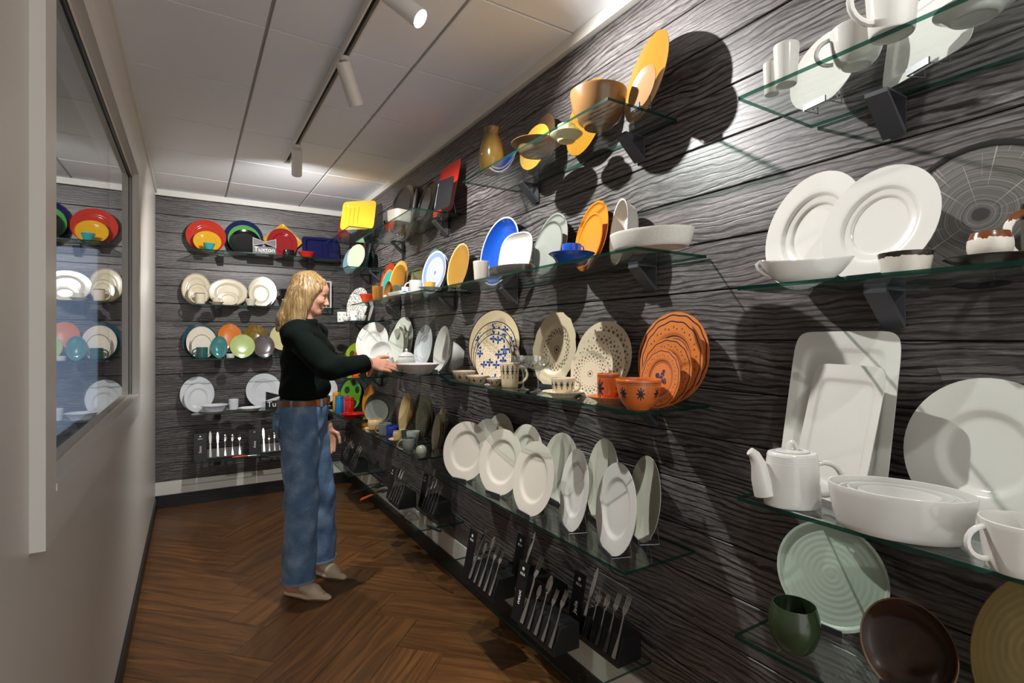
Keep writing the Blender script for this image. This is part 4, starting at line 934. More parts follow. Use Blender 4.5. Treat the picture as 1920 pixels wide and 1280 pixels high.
a = upr('saucer', 'saucer', 'sand coloured saucer under the tiny sand cup', 'F4', 745, 828, 34, 6, SAND, 'saucer')
upr('cup', 'cup', 'tiny sand coloured cup on its saucer', 'F4', 746, 826, 17, 18, SAND, 'round', at=Vector(a.location), zoff=topz(a)*.4)
stand('bowl', 'bowl', 'sand coloured bowl standing on its edge behind the cups', 'F4', (747, 737, 778, 806), cer('#b39a66', .35), 'deep', d=.10, lean=10, hr=.42)
upr('cup', 'cup', 'small dark teal cup behind the pale faceted one', 'F4', 760, 814, 17, 18, cer('#33463f', .2), 'mug', d=.165)
upr('cup', 'cup', 'pale celadon faceted cup', 'F4', 775, 821, 28, 22, cer('#aeb8ad', .2), 'taper', seg=6, smooth2=False, d=.155)
STN = cer('#4a4636', .3)
for bb, w_, dd in [((779, 740, 811, 820), 'largest and hindmost of four', .055), ((779, 752, 805, 820), 'second of four', .08), ((780, 760, 801, 820), 'third of four', .102), ((781, 776, 798, 821), 'smallest and foremost of four', .124)]:
    stand('plate', 'plate', 'dark olive stone plate, '+w_, 'F4', bb, STN, 'coupe', k=.85, d=dd, lean=7, hr=.09, group='nested olive stone plates')
upr('pot', 'pot', 'dark green crumpled pot behind the two mugs', 'F4', 801, 826, 20, 17, cer('#2f342a', .4), 'flare', seg=9, d=.19)
upr('mug', 'mug', 'light grey wide mug at the near end of the stoneware shelf', 'F4', 767, 846, 28, 25, cer('#8c9288', .25), 'cup', handle=165)
upr('mug', 'mug', 'dark green wide mug at the near end of the stoneware shelf', 'F4', 796, 846, 27, 22, cer('#3c4438', .25), 'cup', handle=170)
upr('pot', 'pot', 'round pale celadon pot at the shelf corner', 'F4', 790, 858, 21, 23, cer('#9aa18f', .2), 'pot')
for x0, x1, w_, dd in ((812, 822, 'first', .14), (816, 827, 'second', .108), (821, 832, 'third', .076)):
    stand('plate', 'plate', 'beige stone plate seen edge-on, %s from the front of three' % w_, 'F4', (x0, 763 if w_ == 'third' else 776, x1, 840), cer('#a08e6e', .3), 'coupe', d=dd, lean=8, hr=.1, yaw=-13, group='edge-on stone plates')
# ---- corner bay
def ridges(o, xs):
    ex = [v.co for v in o.data.vertices]; X = max(v.x for v in ex); Y = max(v.y for v in ex); Z = max(v.z for v in ex)
    for x in xs:
        vv, ff = sweep([(x*X, -Y*.60, Z*.30), (x*X, -Y*.5, Z*.36), (x*X, Y*.5, Z*.36), (x*X, Y*.60, Z*.30)], X*.035, 6); mobj('ridge', vv, ff, o.data.materials[0], o)
o_y = stand('rectangular_plate', 'plate', 'yellow ridged square plate on the high corner shelf', 'C1', (638, 376, 705, 434), cer('#c8971f', .3), 'lip', k=1.15, sup=9, d=.20, lean=14, hr=.1); ridges(o_y, (-.55, -.3, -.05))
stand('rectangular_plate', 'plate', 'dark red square plate behind the yellow ridged one', 'C1', (632, 394, 662, 444), cer('#8e1612', .25), 'lip', k=1.0, sup=9, d=.205, lean=10, hr=.08)
stand('plate', 'plate', 'pale green plate on the corner shelf', 'C2', (651, 458, 684, 507), cer('#a8c29a', .2), 'coupe', d=.20, lean=10, hr=.1)
stand('plate', 'plate', 'light blue plate behind the pale green one', 'C2', (643, 464, 674, 503), cer('#7d9db0', .2), 'coupe', d=.15, lean=10, hr=.1)
stand('plate', 'plate', 'rose brown plate seen edge-on beside the pale green one', 'C2', (672, 452, 683, 500), cer('#7d4238', .3), 'coupe', d=.12, lean=12, hr=.1, yaw=-8)
stand('plate', 'plate', 'tall pale celadon plate seen edge-on by the pale green one', 'C2', (677, 456, 695, 501), cer('#9fb0a4', .25), 'coupe', d=.085, lean=14, hr=.1, yaw=-8)
stand('plate', 'plate', 'dark green plate at the back of the corner shelf', 'C2', (690, 470, 701, 500), cer('#27403c', .2), 'coupe', d=.055, lean=8, hr=.1)
DOT = lambda n: decor(n, '#e4e2da', [('scatter', 6.5, .22, '#33508c', 0, 1.2), ('scatter', 5.1, .16, '#c58b4a', 0, 1.2), ('scatter', 7.7, .12, '#6c8f86', 0, 1.2)], .15)
stand('plate', 'plate', 'white plate with blue and orange dots in the corner', 'C3', (650, 539, 690, 599), DOT('dotted_plate'), 'coupe', d=.15, lean=10, hr=.08)
ZD = lambda n: decor(n, '#e4e2da', [('zdots', .3, 7, .16, '#44506a', 1.2), ('zdots', .72, 7, .13, '#6a5a50', 1.2)], .15)
upr('mug', 'mug', 'white dotted mug at the far end of the corner shelf', 'C3', 641, 601, 18, 20, ZD('dotted_mug'), 'mug', d=.215)
upr('bowl', 'bowl', 'small dotted bowl between the two white mugs', 'C3', 650, 602, 16, 10, ZD('dotted_bowl_a'), 'bowl', d=.245)
upr('mug', 'mug', 'white mug with a dark line drawing in the corner', 'C3', 665, 602, 16, 18, decor('lined_mug', '#e8e7e2', [('zdots', .5, 2, .3, '#3a3a3e', 3.0)], .15), 'mug', d=.235)
upr('bowl', 'bowl', 'small dotted bowl beside the white mug near the edge-on plate', 'C3', 679, 602, 16, 10, ZD('dotted_bowl_b'), 'bowl', d=.215)
upr('saucer', 'saucer', 'white saucer at the far end of the corner shelf', 'C3', 631, 602, 22, 3, W, 'saucer', d=.20)
stand('plate', 'plate', 'grey plate seen edge-on in the corner behind the dotted bowl', 'C3', (689, 565, 702, 601), cer('#8d8a80', .3), 'coupe', d=.13, lean=14, hr=.1, yaw=-8)
stand('plate', 'plate', 'lime green leaf patterned plate in the corner', 'C4', (645, 641, 688, 706), decor('lime_plate', '#9bb31e', [('scatter', 1.6, .35, '#3c4d12', .2, 1.2), ('ring', .98, .04, '#3c4d12')], .15), 'coupe', d=.13, lean=10, hr=.1)
stand('bowl', 'bowl', 'orange red flower bowl leaning on the lime plate', 'C4', (655, 659, 684, 709), cer('#d8431c', .12), 'deep', d=.19, lean=12, hr=.3)
stand('plate', 'dish', 'red leaf dish with a yellow edge beneath the sleeve', 'C4', (687, 662, 702, 708), decor('red_leaf', '#c1221c', [('ring', .95, .1, '#d49a28')], .12), 'coupe', d=.13, lean=12, hr=.1)
stand('plate', 'plate', 'navy plate behind the green leaf plate', 'C5', (634, 711, 682, 775), cer('#16283e', .15), 'coupe', d=.09, lean=8, hr=.08)
stand('plate', 'plate', 'bright green leaf plate behind the canisters', 'C5', (638, 711, 678, 777), decor('green_leaf', '#5f9e24', [('scatter', 1.4, .33, '#1e3a12', .1, 1.2)], .12), 'coupe', d=.14, lean=9, hr=.1)
stand('platter', 'platter', 'amber oval platter beside the green leaf plate', 'C5', (679, 722, 702, 777), cer('#c07a1a', .15), 'coupe', k=.75, d=.11, lean=9, hr=.14)
def canister(label, cx, by, w, h, c, d):
    p = place('C5', cx, by, d); t = fwd(p); R = w*t/FPX/2; H = h*t/FPX
    e = empty('canister', p+Vector((0, 0, .0005))); tagp(e, label, 'canister', 'coloured lidded canisters'); m_ = cer(c, .15)
    mobj('body', *lathe([(0, 0), (R*.94, 0), (R, H*.03), (R, H*.78), (R*.93, H*.82), (0, H*.82)], 32), m_, e)
    mobj('lid', *lathe([(0, H*.825), (R*.97, H*.825), (R*.99, H*.85), (R*.96, H*.97), (R*.9, H), (0, H)], 32), m_, e)
canister('yellow lidded canister behind the blue one', 631, 775, 14, 35, '#d9951c', .237)
canister('blue lidded canister in the corner', 636, 780, 15, 34, '#1c6f9e', .262)
canister('pink lidded canister between the blue and red ones', 648, 776, 13, 33, '#b5436a', .21)
canister('red lidded canister in the corner', 656, 774, 16, 34, '#b01d16', .21)
upr('plate', 'plate', 'glossy red plate lying at the front of the corner shelf', 'C5', 668, 788, 48, 10, cer('#a5140f', .08), 'soup', at=Vector((1.035, 3.985, SH['C5'][1])))
# ---- back wall, top shelf
RED = cer('#b8301f', .14); YEL = cer('#d7a21f', .14)
stand('platter', 'platter', 'large red oval platter on the back wall', 'B1', (348, 412, 424, 468), RED, 'rim', k=1.3, d=.09, lean=10, hr=.1, roll=0)
stand('platter', 'platter', 'yellow oval platter leaning on the red one', 'B1', (362, 433, 415, 468), YEL, 'rim', k=1.4, d=.15, lean=12, hr=.12)
upr('bowl', 'bowl', 'small turquoise bowl before the yellow platter', 'B1', 392, 467, 23, 13, cer('#2f9aa0', .15), 'flare', d=.22)
stand('plate', 'plate', 'navy plate behind a green and a black one', 'B1', (421, 413, 494, 472), cer('#10164a', .1), 'rim', d=.07, lean=10, hr=.08)
stand('plate', 'plate', 'green plate between the navy and black ones', 'B1', (427, 422, 489, 472), cer('#4f9a4d', .12), 'rim', d=.115, lean=10, hr=.08)
stand('plate', 'plate', 'glossy black plate in front of the green one', 'B1', (431, 430, 489, 472), cer('#0a0a0c', .06), 'coupe', d=.155, lean=10, hr=.1)
stand('square_plate', 'plate', 'yellow square plate standing on its corner', 'B1', (497, 416, 563, 480), YEL, 'flatlip', sup=12, k=1.0, roll=45, d=.09, lean=10, hr=.05, yaw=0)
stand('plate', 'plate', 'dark red ringed plate before the yellow square', 'B1', (501, 428, 558, 479), cer('#8e1418', .1, bumps=300), 'rim', d=.14, lean=11, hr=.1)
upr('bowl', 'bowl', 'small black square bowl before the dark red plate', 'B1', 541, 479, 20, 11, cer('#0c0c0d', .12), 'dish', sup=6, d=.225)
upr('bowl', 'bowl', 'low red bowl beside the black square bowl', 'B1', 575, 481, 33, 10, cer('#c2241c', .12), 'flare', d=.225)
o_n = stand('rectangular_plate', 'plate', 'navy rectangular ridged plate on the back wall', 'B1', (566, 443, 636, 484), cer('#0c1148', .1), 'lip', k=1.5, sup=9, d=.12, lean=12, hr=.12); ridges(o_n, (.1, .4))
# second back shelf
CRP = decor('cream_dark_line', '#d8cdb2', [('ring', .965, .03, '#3b332b'), ('ring', .70, .012, '#7a6f60')], .16)
stand('plate', 'plate', 'cream dark-lined plate at the left of the back wall', 'B2', (340, 512, 396, 568), CRP, 'rim', d=.09, lean=10, hr=.1)
stand('plate', 'plate', 'small cream plate leaning behind the cream mug', 'B2', (352, 532, 391, 569), CRP, 'rim', d=.15, lean=10, hr=.1)
upr('mug', 'mug', 'cream dark-rimmed mug on the back wall', 'B2', 375, 569, 19, 21, decor('cream_mug', '#d6ccb6', [('band', .97, .06, '#3b332b')], .16), 'mug', handle=170, d=.215)
stand('platter', 'platter', 'large cream dark-lined oval platter on the back wall', 'B2', (390, 523, 465, 570), CRP, 'rim', k=1.5, d=.10, lean=11, hr=.12)
stand('platter', 'platter', 'small cream oval platter leaning on the large one', 'B2', (408, 548, 448, 571), CRP, 'rim', k=1.6, d=.17, lean=12, hr=.12)
a = upr('saucer', 'saucer', 'cream saucer under the cream cup on the back wall', 'B2', 406, 571, 30, 5, CRP, 'saucer', d=.235)
upr('cup', 'cup', 'cream cup on its saucer on the back wall', 'B2', 407, 567, 16, 11, cer('#d8cfba', .16), 'taper', at=Vector(a.location), zoff=topz(a)*.42)
stand('plate', 'plate', 'cream plate behind a smaller one beside the cream bowl', 'B2', (465, 519, 519, 572), CRP, 'rim', d=.09, lean=10, hr=.1)
stand('plate', 'plate', 'smaller cream plate in front, beside the cream bowl', 'B2', (466, 527, 512, 573), CRP, 'rim', d=.15, lean=10, hr=.1)
upr('bowl', 'bowl', 'cream bowl at the right of the cream set', 'B2', 470, 572, 23, 13, cer('#ddd6c6', .16), 'flare', d=.225)
upr('bowl', 'bowl', 'black bowl beside the woman\'s hair on the back wall', 'B2', 536, 556, 30, 18, cer('#0c0c0d', .15), 'flare', d=.15, zoff=.07)
rz_ = place('B2', 536, 575, .15); e_ = empty('display_riser', rz_); tagp(e_, 'clear white riser holding the black bowl', 'riser')
MB().box(-.032, .032, -.032, .032, .062, .069).build('top', M_TRIM, e_, smooth=False)
for sx_ in (-1, 1):
    for sy_ in (-1, 1): MB().tube([(sx_*.028, sy_*.028, .0006), (sx_*.028, sy_*.028, .062)], .0025, 6).build('leg', M_WIRE, e_)
# third back shelf
stand('plate', 'plate', 'large dark teal plate at the left of the back wall', 'B3', (341, 606, 406, 669), cer('#274b57', .15), 'coupe', d=.08, lean=10, hr=.1)
stand('plate', 'plate', 'large cream plate leaning on the dark teal one', 'B3', (349, 612, 406, 668), cer('#e0d6c6', .2), 'coupe', d=.125, lean=10, hr=.08)
stand('plate', 'plate', 'cream rounded square plate outlined in dark behind the teal mug', 'B3', (358, 627, 398, 669), decor('cream_outline', '#e2dacb', [('ring', .97, .05, '#4a4436')], .2), 'coupe', sup=3, d=.165, lean=10, hr=.07)
upr('mug', 'mug', 'teal glazed mug with handle to the left', 'B3', 379, 671, 22, 21, cer('#2f5f5c', .15), 'mug', handle=172, d=.225)
stand('plate', 'plate', 'small teal oval plate beside the teal mug', 'B3', (395, 630, 427, 671), cer('#3c7f7f', .12), 'coupe', k=.78, d=.20, lean=10, hr=.16)
stand('plate', 'plate', 'orange plate on the back wall', 'B3', (408, 607, 454, 657), cer('#d9792a', .15), 'coupe', d=.09, lean=10, hr=.1, lift=.055, riser='clear riser under the orange plate')
stand('plate', 'plate', 'olive gold plate on the back wall', 'B3', (456, 608, 501, 657), cer('#7a5f17', .1), 'deep', d=.09, lean=10, hr=.12, lift=.055, riser='clear riser under the olive gold plate')
stand('plate', 'plate', 'lime green plate before the orange one', 'B3', (431, 627, 478, 670), cer('#b2c67c', .14), 'coupe', d=.19, lean=10, hr=.1)
stand('plate', 'plate', 'taupe grey plate beside the lime green one', 'B3', (474, 628, 515, 669), cer('#5b5251', .14), 'coupe', d=.18, lean=10, hr=.1)
stand('plate', 'plate', 'pale yellow plate half hidden by the woman', 'B3', (506, 609, 552, 657), cer('#d6cf9a', .16), 'coupe', d=.09, lean=10, hr=.1, lift=.055, riser='clear riser under the pale yellow plate')
upr('dish', 'dish', 'tiny white dish between the teal and lime plates', 'B3', 432, 671, 16, 8, W, 'dish', d=.245)
upr('cup', 'cup', 'white cup just right of the woman\'s chest', 'B3', 617, 664, 14, 10, W, 'flare', d=.20, zoff=.03)
upr('tray', 'tray', 'small black box under the white cup by the woman', 'B3', 622, 669, 20, 7, M_BLACK, 'dish', sup=8, d=.20)
# fourth back shelf
stand('plate', 'plate', 'large white plate at the left of the plain white set', 'B4', (337, 706, 402, 771), W2, 'rim', d=.09, lean=10, hr=.09)
stand('plate', 'plate', 'smaller white plate leaning on the large one at left', 'B4', (345, 719, 398, 771), W2, 'rim', d=.14, lean=10, hr=.09)
a = upr('plate', 'plate', 'white flat plate under the soup plate', 'B4', 402, 774, 52, 5, W2, 'flat', d=.235)
upr('soup_plate', 'plate', 'white soup plate lying on a flat plate', 'B4', 404, 768, 54, 13, W2, 'soup', at=Vector(a.location), zoff=topz(a)*.4)
a = upr('saucer', 'saucer', 'white saucer under the white back wall mug', 'B4', 438, 771, 32, 5, W2, 'saucer', d=.22)
upr('mug', 'mug', 'white straight mug on a saucer on the back wall', 'B4', 438, 764, 19, 21, W2, 'tumbler', at=Vector(a.location), zoff=topz(a)*.42)
upr('plate', 'plate', 'small white plate lying flat with a blue mark', 'B4', 469, 769, 46, 6, decor('white_blue_mark', '#dfe3e6', [('dots', .55, 2, .16, '#2a3a9a', .2)], .12), 'flat', d=.235)
stand('plate', 'plate', 'white plate with ringed rim behind the bow-tie sign', 'B4', (461, 700, 528, 768), W2, 'step', d=.09, lean=10, hr=.09)
stand('plate', 'plate', 'white plate peeping out right of the woman\'s waist', 'B4', (578, 704, 633, 760), W2, 'rim', d=.12, lean=10, hr=.1)

# ---- bow-tie brand signs
def bow_sign(label, shelf, px0, px1, py0, py1, d, line2):
    cx = (px0+px1)/2; p = place(shelf, cx, py1, d); t = fwd(p); w = (px1-px0)*t/FPX; h = (py1-py0)*t/FPX
    e = empty('brand_sign', p+Vector((0, 0, .0006))); tagp(e, label, 'sign', 'black bow-tie signs')
    MB().box(-w/2, w/2, -.004, .004, 0, h*.47).build('board', M_BLACK, e, smooth=False)
    hb = h*.53; z0 = h*.47
    bow = [(-w*.5, z0+.001), (0, z0+hb*.42), (w*.5, z0+.001), (w*.5, z0+hb), (0, z0+hb*.58), (-w*.5, z0+hb)]
    for half in (bow[:2]+[bow[4], bow[5]], [bow[1], bow[2], bow[3], bow[4]]):
        n_ = len(half); v_ = [(x, -.003, z) for x, z in half]+[(x, .003, z) for x, z in half]
        mobj('bow_tie', v_, [tuple(range(n_)), tuple(range(2*n_-1, n_-1, -1))]+[(i, n_+i, n_+(i+1) % n_, (i+1) % n_) for i in range(n_)], M_BLACK, e, smooth=False)
    for s_ in (-1, 1):
        o_ = MB()
        for (x0_, z0_), (x1_, z1_) in (((s_*w*.5, z0+.002), (0, z0+hb*.42)), ((s_*w*.5, z0+hb), (0, z0+hb*.58)), ((s_*w*.49, z0), (s_*w*.49, z0+hb))):
            o_.tube([(x0_, -.0042, z0_), (x1_, -.0042, z1_)], .0012, 4)
        o_.build('outline', M_WHITEPRINT, e)
    Mt = Matrix.Translation((0, -.0048, h*.27)) @ Matrix.Rotation(PI/2, 4, 'X')
    text_mesh('lettering', 'Tuxton', w*.30, M_WHITEPRINT, e, Mt)
    if line2: text_mesh('small_print', 'C H I N A', w*.075, M_WHITEPRINT, e, Matrix.Translation((0, -.0048, h*.07)) @ Matrix.Rotation(PI/2, 4, 'X'))
bow_sign('small black bow-tie sign lettered in white on the top back shelf', 'B1', 476, 516, 447, 476, .245, True)
bow_sign('small black bow-tie sign lettered in white beside the woman\'s waist', 'B4', 500, 548, 734, 768, .250, False)
# ---- white picture-frame rack and dark panel behind the woman's head
pf = place('B2', 592, 577, .10)
fr = empty('frame_display', pf+Vector((0, 0, .0006))); tagp(fr, 'white open square frame on the back shelf beside the woman\'s face', 'frame')
hw, hh = .135, .25
for nm, b in (('rail', (-hw, hw, -.006, .006, 0, .012)), ('rail', (-hw, hw, -.006, .006, hh-.012, hh)), ('upright', (-hw, -hw+.012, -.006, .006, .012, hh-.012)), ('upright', (hw-.012, hw, -.006, .006, .012, hh-.012))): MB().box(*b).build(nm, M_TRIM, fr, smooth=False)
for b in ((hw-.045, hw-.038, .007, .013, .0, hh*.84), (-hw+.03, hw-.038, .007, .013, hh*.82, hh*.84)): MB().box(*b).build('inner_rail', M_TRIM, fr, smooth=False)

# ================================================================== cutlery stands
def cut_piece(kind, L, seed=0):
    """one piece of cutlery along local +z from its handle end, flat in x; returns verts, faces"""
    m = MB()
    def strip(prof, bend, th):
        v, f = [], []
        for i, (z, w) in enumerate(prof):
            y = bend(z)
            for sx, sy in ((-1, -1), (1, -1), (1, 1), (-1, 1)): v.append((sx*w*L, y*L+sy*th*L, z*L))
        n = len(prof)
        for i in range(n-1):
            for j in range(4): f.append((i*4+j, i*4+(j+1) % 4, i*4+4+(j+1) % 4, i*4+4+j))
        f.append((3, 2, 1, 0)); f.append((n*4-4, n*4-3, n*4-2, n*4-1)); m.add(v, f)
    if kind == 'knife':
        strip([(0, .030), (.02, .040), (.1, .040), (.3, .030), (.5, .024), (.53, .018), (.56, .034), (.75, .046), (.9, .038), (.97, .02), (1, .004)], lambda z: 0, .009)
    elif kind == 'fork':
        strip([(0, .036), (.02, .044), (.12, .038), (.35, .020), (.6, .014), (.68, .018), (.74, .052), (.80, .062)], lambda z: -.05*max(0, z-.45)*2+.10*max(0, z-.7)*1.3, .008)
        for k in range(4):
            x = (-.046+.0307*k)*L; y0 = (-.05*.7+.10*.1*1.3)*L; y1 = (-.05*1.1+.10*.3*1.3)*L
            m.tube([(x, y0, .79*L), (x, y1*.6, .9*L), (x, y1*.4, 1.0*L)], [.010*L, .009*L, .004*L], 5)
    else:
        strip([(0, .036), (.02, .044), (.12, .038), (.35, .020), (.6, .014), (.68, .018), (.70, .03)], lambda z: -.05*max(0, z-.45)*2, .008)
        v, f = lathe([(0, -.018), (.5, -.014), (.85, -.004), (1, .004), (.97, .006), (.8, .0), (.45, -.008), (0, -.012)], 20, .075*L, .16*L)
        v = [(x, -.028*L-z*1.2*L, .84*L+y) for x, y, z in v]; m.add(v, f)
    return m.v, m.f
CUTMESH = {}
def cut_mesh(kind):
    if kind not in CUTMESH:
        v, f = cut_piece(kind, 1.0); me = bpy.data.meshes.new(kind); me.from_pydata(v, [], f); me.materials.append(M_CHROME)
        me.polygons.foreach_set('use_smooth', [True]*len(me.polygons)); me.set_sharp_from_angle(angle=.8); CUTMESH[kind] = me
    return CUTMESH[kind]
ORD = ['first', 'second', 'third', 'fourth', 'fifth']
def crown(parent, M, s, mat):
    m = MB()
    for dx in (-1, 0, 1):
        v, f = lathe([(0, 0), (.26, 0), (.26, .02), (0, .02)], 10); m.add([M @ Vector((x*s+dx*s*.34, y*s*1.5+abs(dx)*-.10*s, z*s*.02)) for x, y, z in v], f)
    m.box(-s*.5, s*.5, -s*.62, -s*.48, 0, .0004, M); m.build('crest', mat, parent)
def cutlery_stand(shelf, s_near, s_far, xf, dep, desc, word, pieces, cardh, brand=True, crest=None, card_w=.062, lens=None, tilt=19, short=None):
    """black wedge with a lettered card; local x runs from the card end along the row, local -y faces the viewer"""
    wall, z, _, _ = SH[shelf]
    ln = abs(s_far-s_near)
    if wall == 'R':
        e = empty('cutlery_stand', (xf, s_far, z+.0005), -PI/2)      # local +x -> world -y (towards the viewer), local +y -> world +x (to the wall)
    else:
        e = empty('cutlery_stand', (s_far, xf, z+.0005), 0.0)
    tagp(e, desc, 'cutlery stand', 'black cutlery display stands')
    H = .085
    prof = [(0, 0), (dep, 0), (dep, H), (dep*.27, H), (0, .018)]; n = len(prof)
    x0 = card_w+.004
    v = [(x0, y, zz) for y, zz in prof]+[(ln, y, zz) for y, zz in prof]
    mobj('base', v, [tuple(range(n-1, -1, -1)), tuple(range(n, 2*n))]+[(i, (i+1) % n, n+(i+1) % n, n+i) for i in range(n)], M_BLACK, e, smooth=False)
    tl = math.radians(11)
    Mc = Matrix.Translation((card_w/2, .006, 0)) @ Matrix.Rotation(-tl, 4, 'X')
    MB().box(-card_w/2, card_w/2, 0, .004, 0.003, cardh, Mc).build('card', M_BLACK, e, smooth=False)
    if word:
        text_mesh('lettering', word, .026, M_WHITEPRINT, e, Mc @ Matrix.Translation((0, -.0008, cardh*.42)) @ Matrix.Rotation(PI/2, 4, 'X') @ Matrix.Rotation(PI/2, 4, 'Z'), extrude=.0003)
    if brand:
        text_mesh('maker_name', 'SOLA', .013, M_WHITEPRINT, e, Mc @ Matrix.Translation((0, -.0008, cardh*.80)) @ Matrix.Rotation(PI/2, 4, 'X'), extrude=.0003)
    crown(e, Mc @ Matrix.Translation((0, -.0006, cardh*.90)) @ Matrix.Rotation(PI/2, 4, 'X'), .012, crest or M_WHITEPRINT)
    # the pieces lean on the sloping face
    sl = math.atan2(H-.018, dep*.27); k = len(pieces)
    bpy.context.view_layer.update()
    for i, (kd, L) in enumerate(pieces):
        px = x0+.022+(ln-x0-.04)*(i/(max(k-1, 1))) if k > 1 else x0+.02
        a = math.radians(tilt)
        o = bpy.data.objects.new(kd, cut_mesh(kd)); COL.objects.link(o)
        th = math.atan2(dep*.27, H-.018)
        Ml = Matrix.Translation((px, -.0005, .0215+.002)) @ Matrix.Rotation(-th, 4, 'X') @ Matrix.Translation((0, -.010, 0)) @ Matrix.Diagonal((L, L, L, 1))
        Ml = Matrix.Translation((px, -.003, .0245)) @ Matrix.Rotation(-th, 4, 'X') @ Matrix.Diagonal((L, L, L, 1))
        o.matrix_world = e.matrix_world @ Ml
        tagp(o, 'steel %s, %s piece from the card on the %s' % (kd, ORD[i], short or desc), kd, 'cutlery on the display stands')
K, FK, SP = 'knife', 'fork', 'spoon'
cutlery_stand('M5', 1.795, 2.075, 1.012, .105, 'plain black cutlery stand at the far end of the lowest middle shelf', '', [(K, .22), (SP, .165), (SP, .205), (FK, .18), (FK, .18)], .205, short='plain stand of the lowest middle shelf')
cutlery_stand('M5', 1.62, 1.90, 1.150, .10, 'dark back-row cutlery stand with one knife', '', [(K, .225)], .215, short='dark back-row stand')
cutlery_stand('M5', 1.385, 1.665, 1.012, .105, 'black cutlery stand lettered neuc in the front row', 'neuc', [(FK, .235), (SP, .15), (SP, .20), (FK, .17), (FK, .185)], .215, short='stand lettered neuc')
cutlery_stand('M5', 1.232, 1.505, 1.150, .10, 'nearest black cutlery stand lettered Jade in the back row', 'Jade', [(K, .225), (SP, .16), (SP, .165), (FK, .185), (FK, .195)], .205, short='stand lettered Jade')
cutlery_stand('F5', 2.93, 3.19, 1.030, .105, 'black cutlery stand behind the orange-handled utensil', '', [(K, .225), (SP, .19), (SP, .19), (FK, .17), (FK, .17)], .20, short='stand behind the orange-handled server')
cutlery_stand('F5', 2.67, 2.93, 1.140, .10, 'black cutlery stand below the round pale pot', '', [(K, .225), (SP, .16), (SP, .18), (FK, .16), (FK, .17)], .20, short='stand below the pale pot')
cutlery_stand('C6', 3.98, 4.20, 1.05, .105, 'nearer black cutlery stand on the lowest corner shelf', '', [(K, .21), (SP, .18), (FK, .18), (FK, .17)], .20, short='nearer stand in the corner')
cutlery_stand('C6', 4.24, 4.46, 1.05, .105, 'farther black cutlery stand on the lowest corner shelf', '', [(K, .21), (SP, .18), (FK, .18), (FK, .17)], .22, short='farther stand in the corner')
cutlery_stand('B5', .355, .02, 4.755, .10, 'black cutlery stand lettered Siena on the back wall', 'Siena', [(K, .21), (K, .20), (SP, .17), (SP, .165), (FK, .17)], .215, card_w=.085, short='stand lettered Siena')
cutlery_stand('B5', .695, .405, 4.755, .10, 'black cutlery stand lettered Anne on the back wall', 'Anne', [(K, .20), (FK, .14), (SP, .155), (SP, .16), (FK, .17)], .215, brand=False, crest=M_GOLD, card_w=.085, short='stand lettered Anne')
cutlery_stand('B5', 1.02, .735, 4.755, .10, 'black cutlery stand lettered Contour beside the jeans', 'Contour', [(K, .20), (SP, .16), (FK, .16)], .25, brand=False, card_w=.085, short='stand lettered Contour')
# ---- loose utensils
def utensil(name, label, cat, loc, rz, hcol, head):
    e = empty(name, loc, rz); tagp(e, label, cat)
    hm = plain('handle_'+hcol[1:], hcol, .35)
    v, f = sweep([(-.16, 0, .009), (-.14, 0, .0095), (-.08, 0, .0095), (-.05, 0, .009)], [.006, .0085, .008, .006], 10); mobj('handle', v, f, hm, e)
    v, f = sweep([(-.05, 0, .009), (.0, 0, .008), (.02, 0, .007)], .003, 8); mobj('shaft', v, f, M_CHROME, e)
    if head == 'whisk':
        m = MB()
        for k in range(6):
            a = PI*k/6; pts = []
            for i in range(13):
                t = PI*i/12; r = .026*math.sin(t)**.8 if 0 < i < 12 else 0
                s = 1
                pts.append((.02+.13*(1-abs(1-i/6.0)) if False else .02+.065*(1-math.cos(t*1.0))*1.0, 0, 0))
            loop = [(.02+.11*math.sin(t/2*1.0)**1.0, .026*math.sin(t)*math.cos(a), .027+.024*math.sin(t)*math.sin(a)) for t in [2*PI*i/16 for i in range(17)]]
            loop = [(.02+.12*math.sin(t/2), y, .027 if i in (0, 16) else z) for i, ((x, y, z), t) in enumerate(zip(loop, [2*PI*i/16 for i in range(17)]))]
            m.tube(loop, .0011, 5)
        m.build('wires', M_CHROME, e)
    else:
        m = MB(); m.box(.02, .10, -.030, .030, .004, .0065); m.build('blade', plain('utensil_black', '#151515', .3) if head == 'turner' else M_CHROME, e, smooth=False)
    return e
pz = SH['F5'][1]+.0006
utensil('cake_server', 'orange-handled cake server lying on the low far shelf', 'utensil', (1.015, 3.30, pz), math.radians(35), '#b4501a', 'server')
utensil('turner', 'black kitchen turner lying on the low far shelf', 'utensil', (1.02, 3.43, pz), math.radians(25), '#17171a', 'turner')
utensil('whisk', 'wire whisk lying at the near end of the low far shelf', 'utensil', (1.05, 2.63, pz), math.radians(105), '#1b1b1e', 'whisk')
utensil('serving_fork', 'orange-handled server lying on the lowest back shelf', 'utensil', (.44, 4.738, SH['B5'][1]+.0006), 0.0, '#c2451a', 'server')

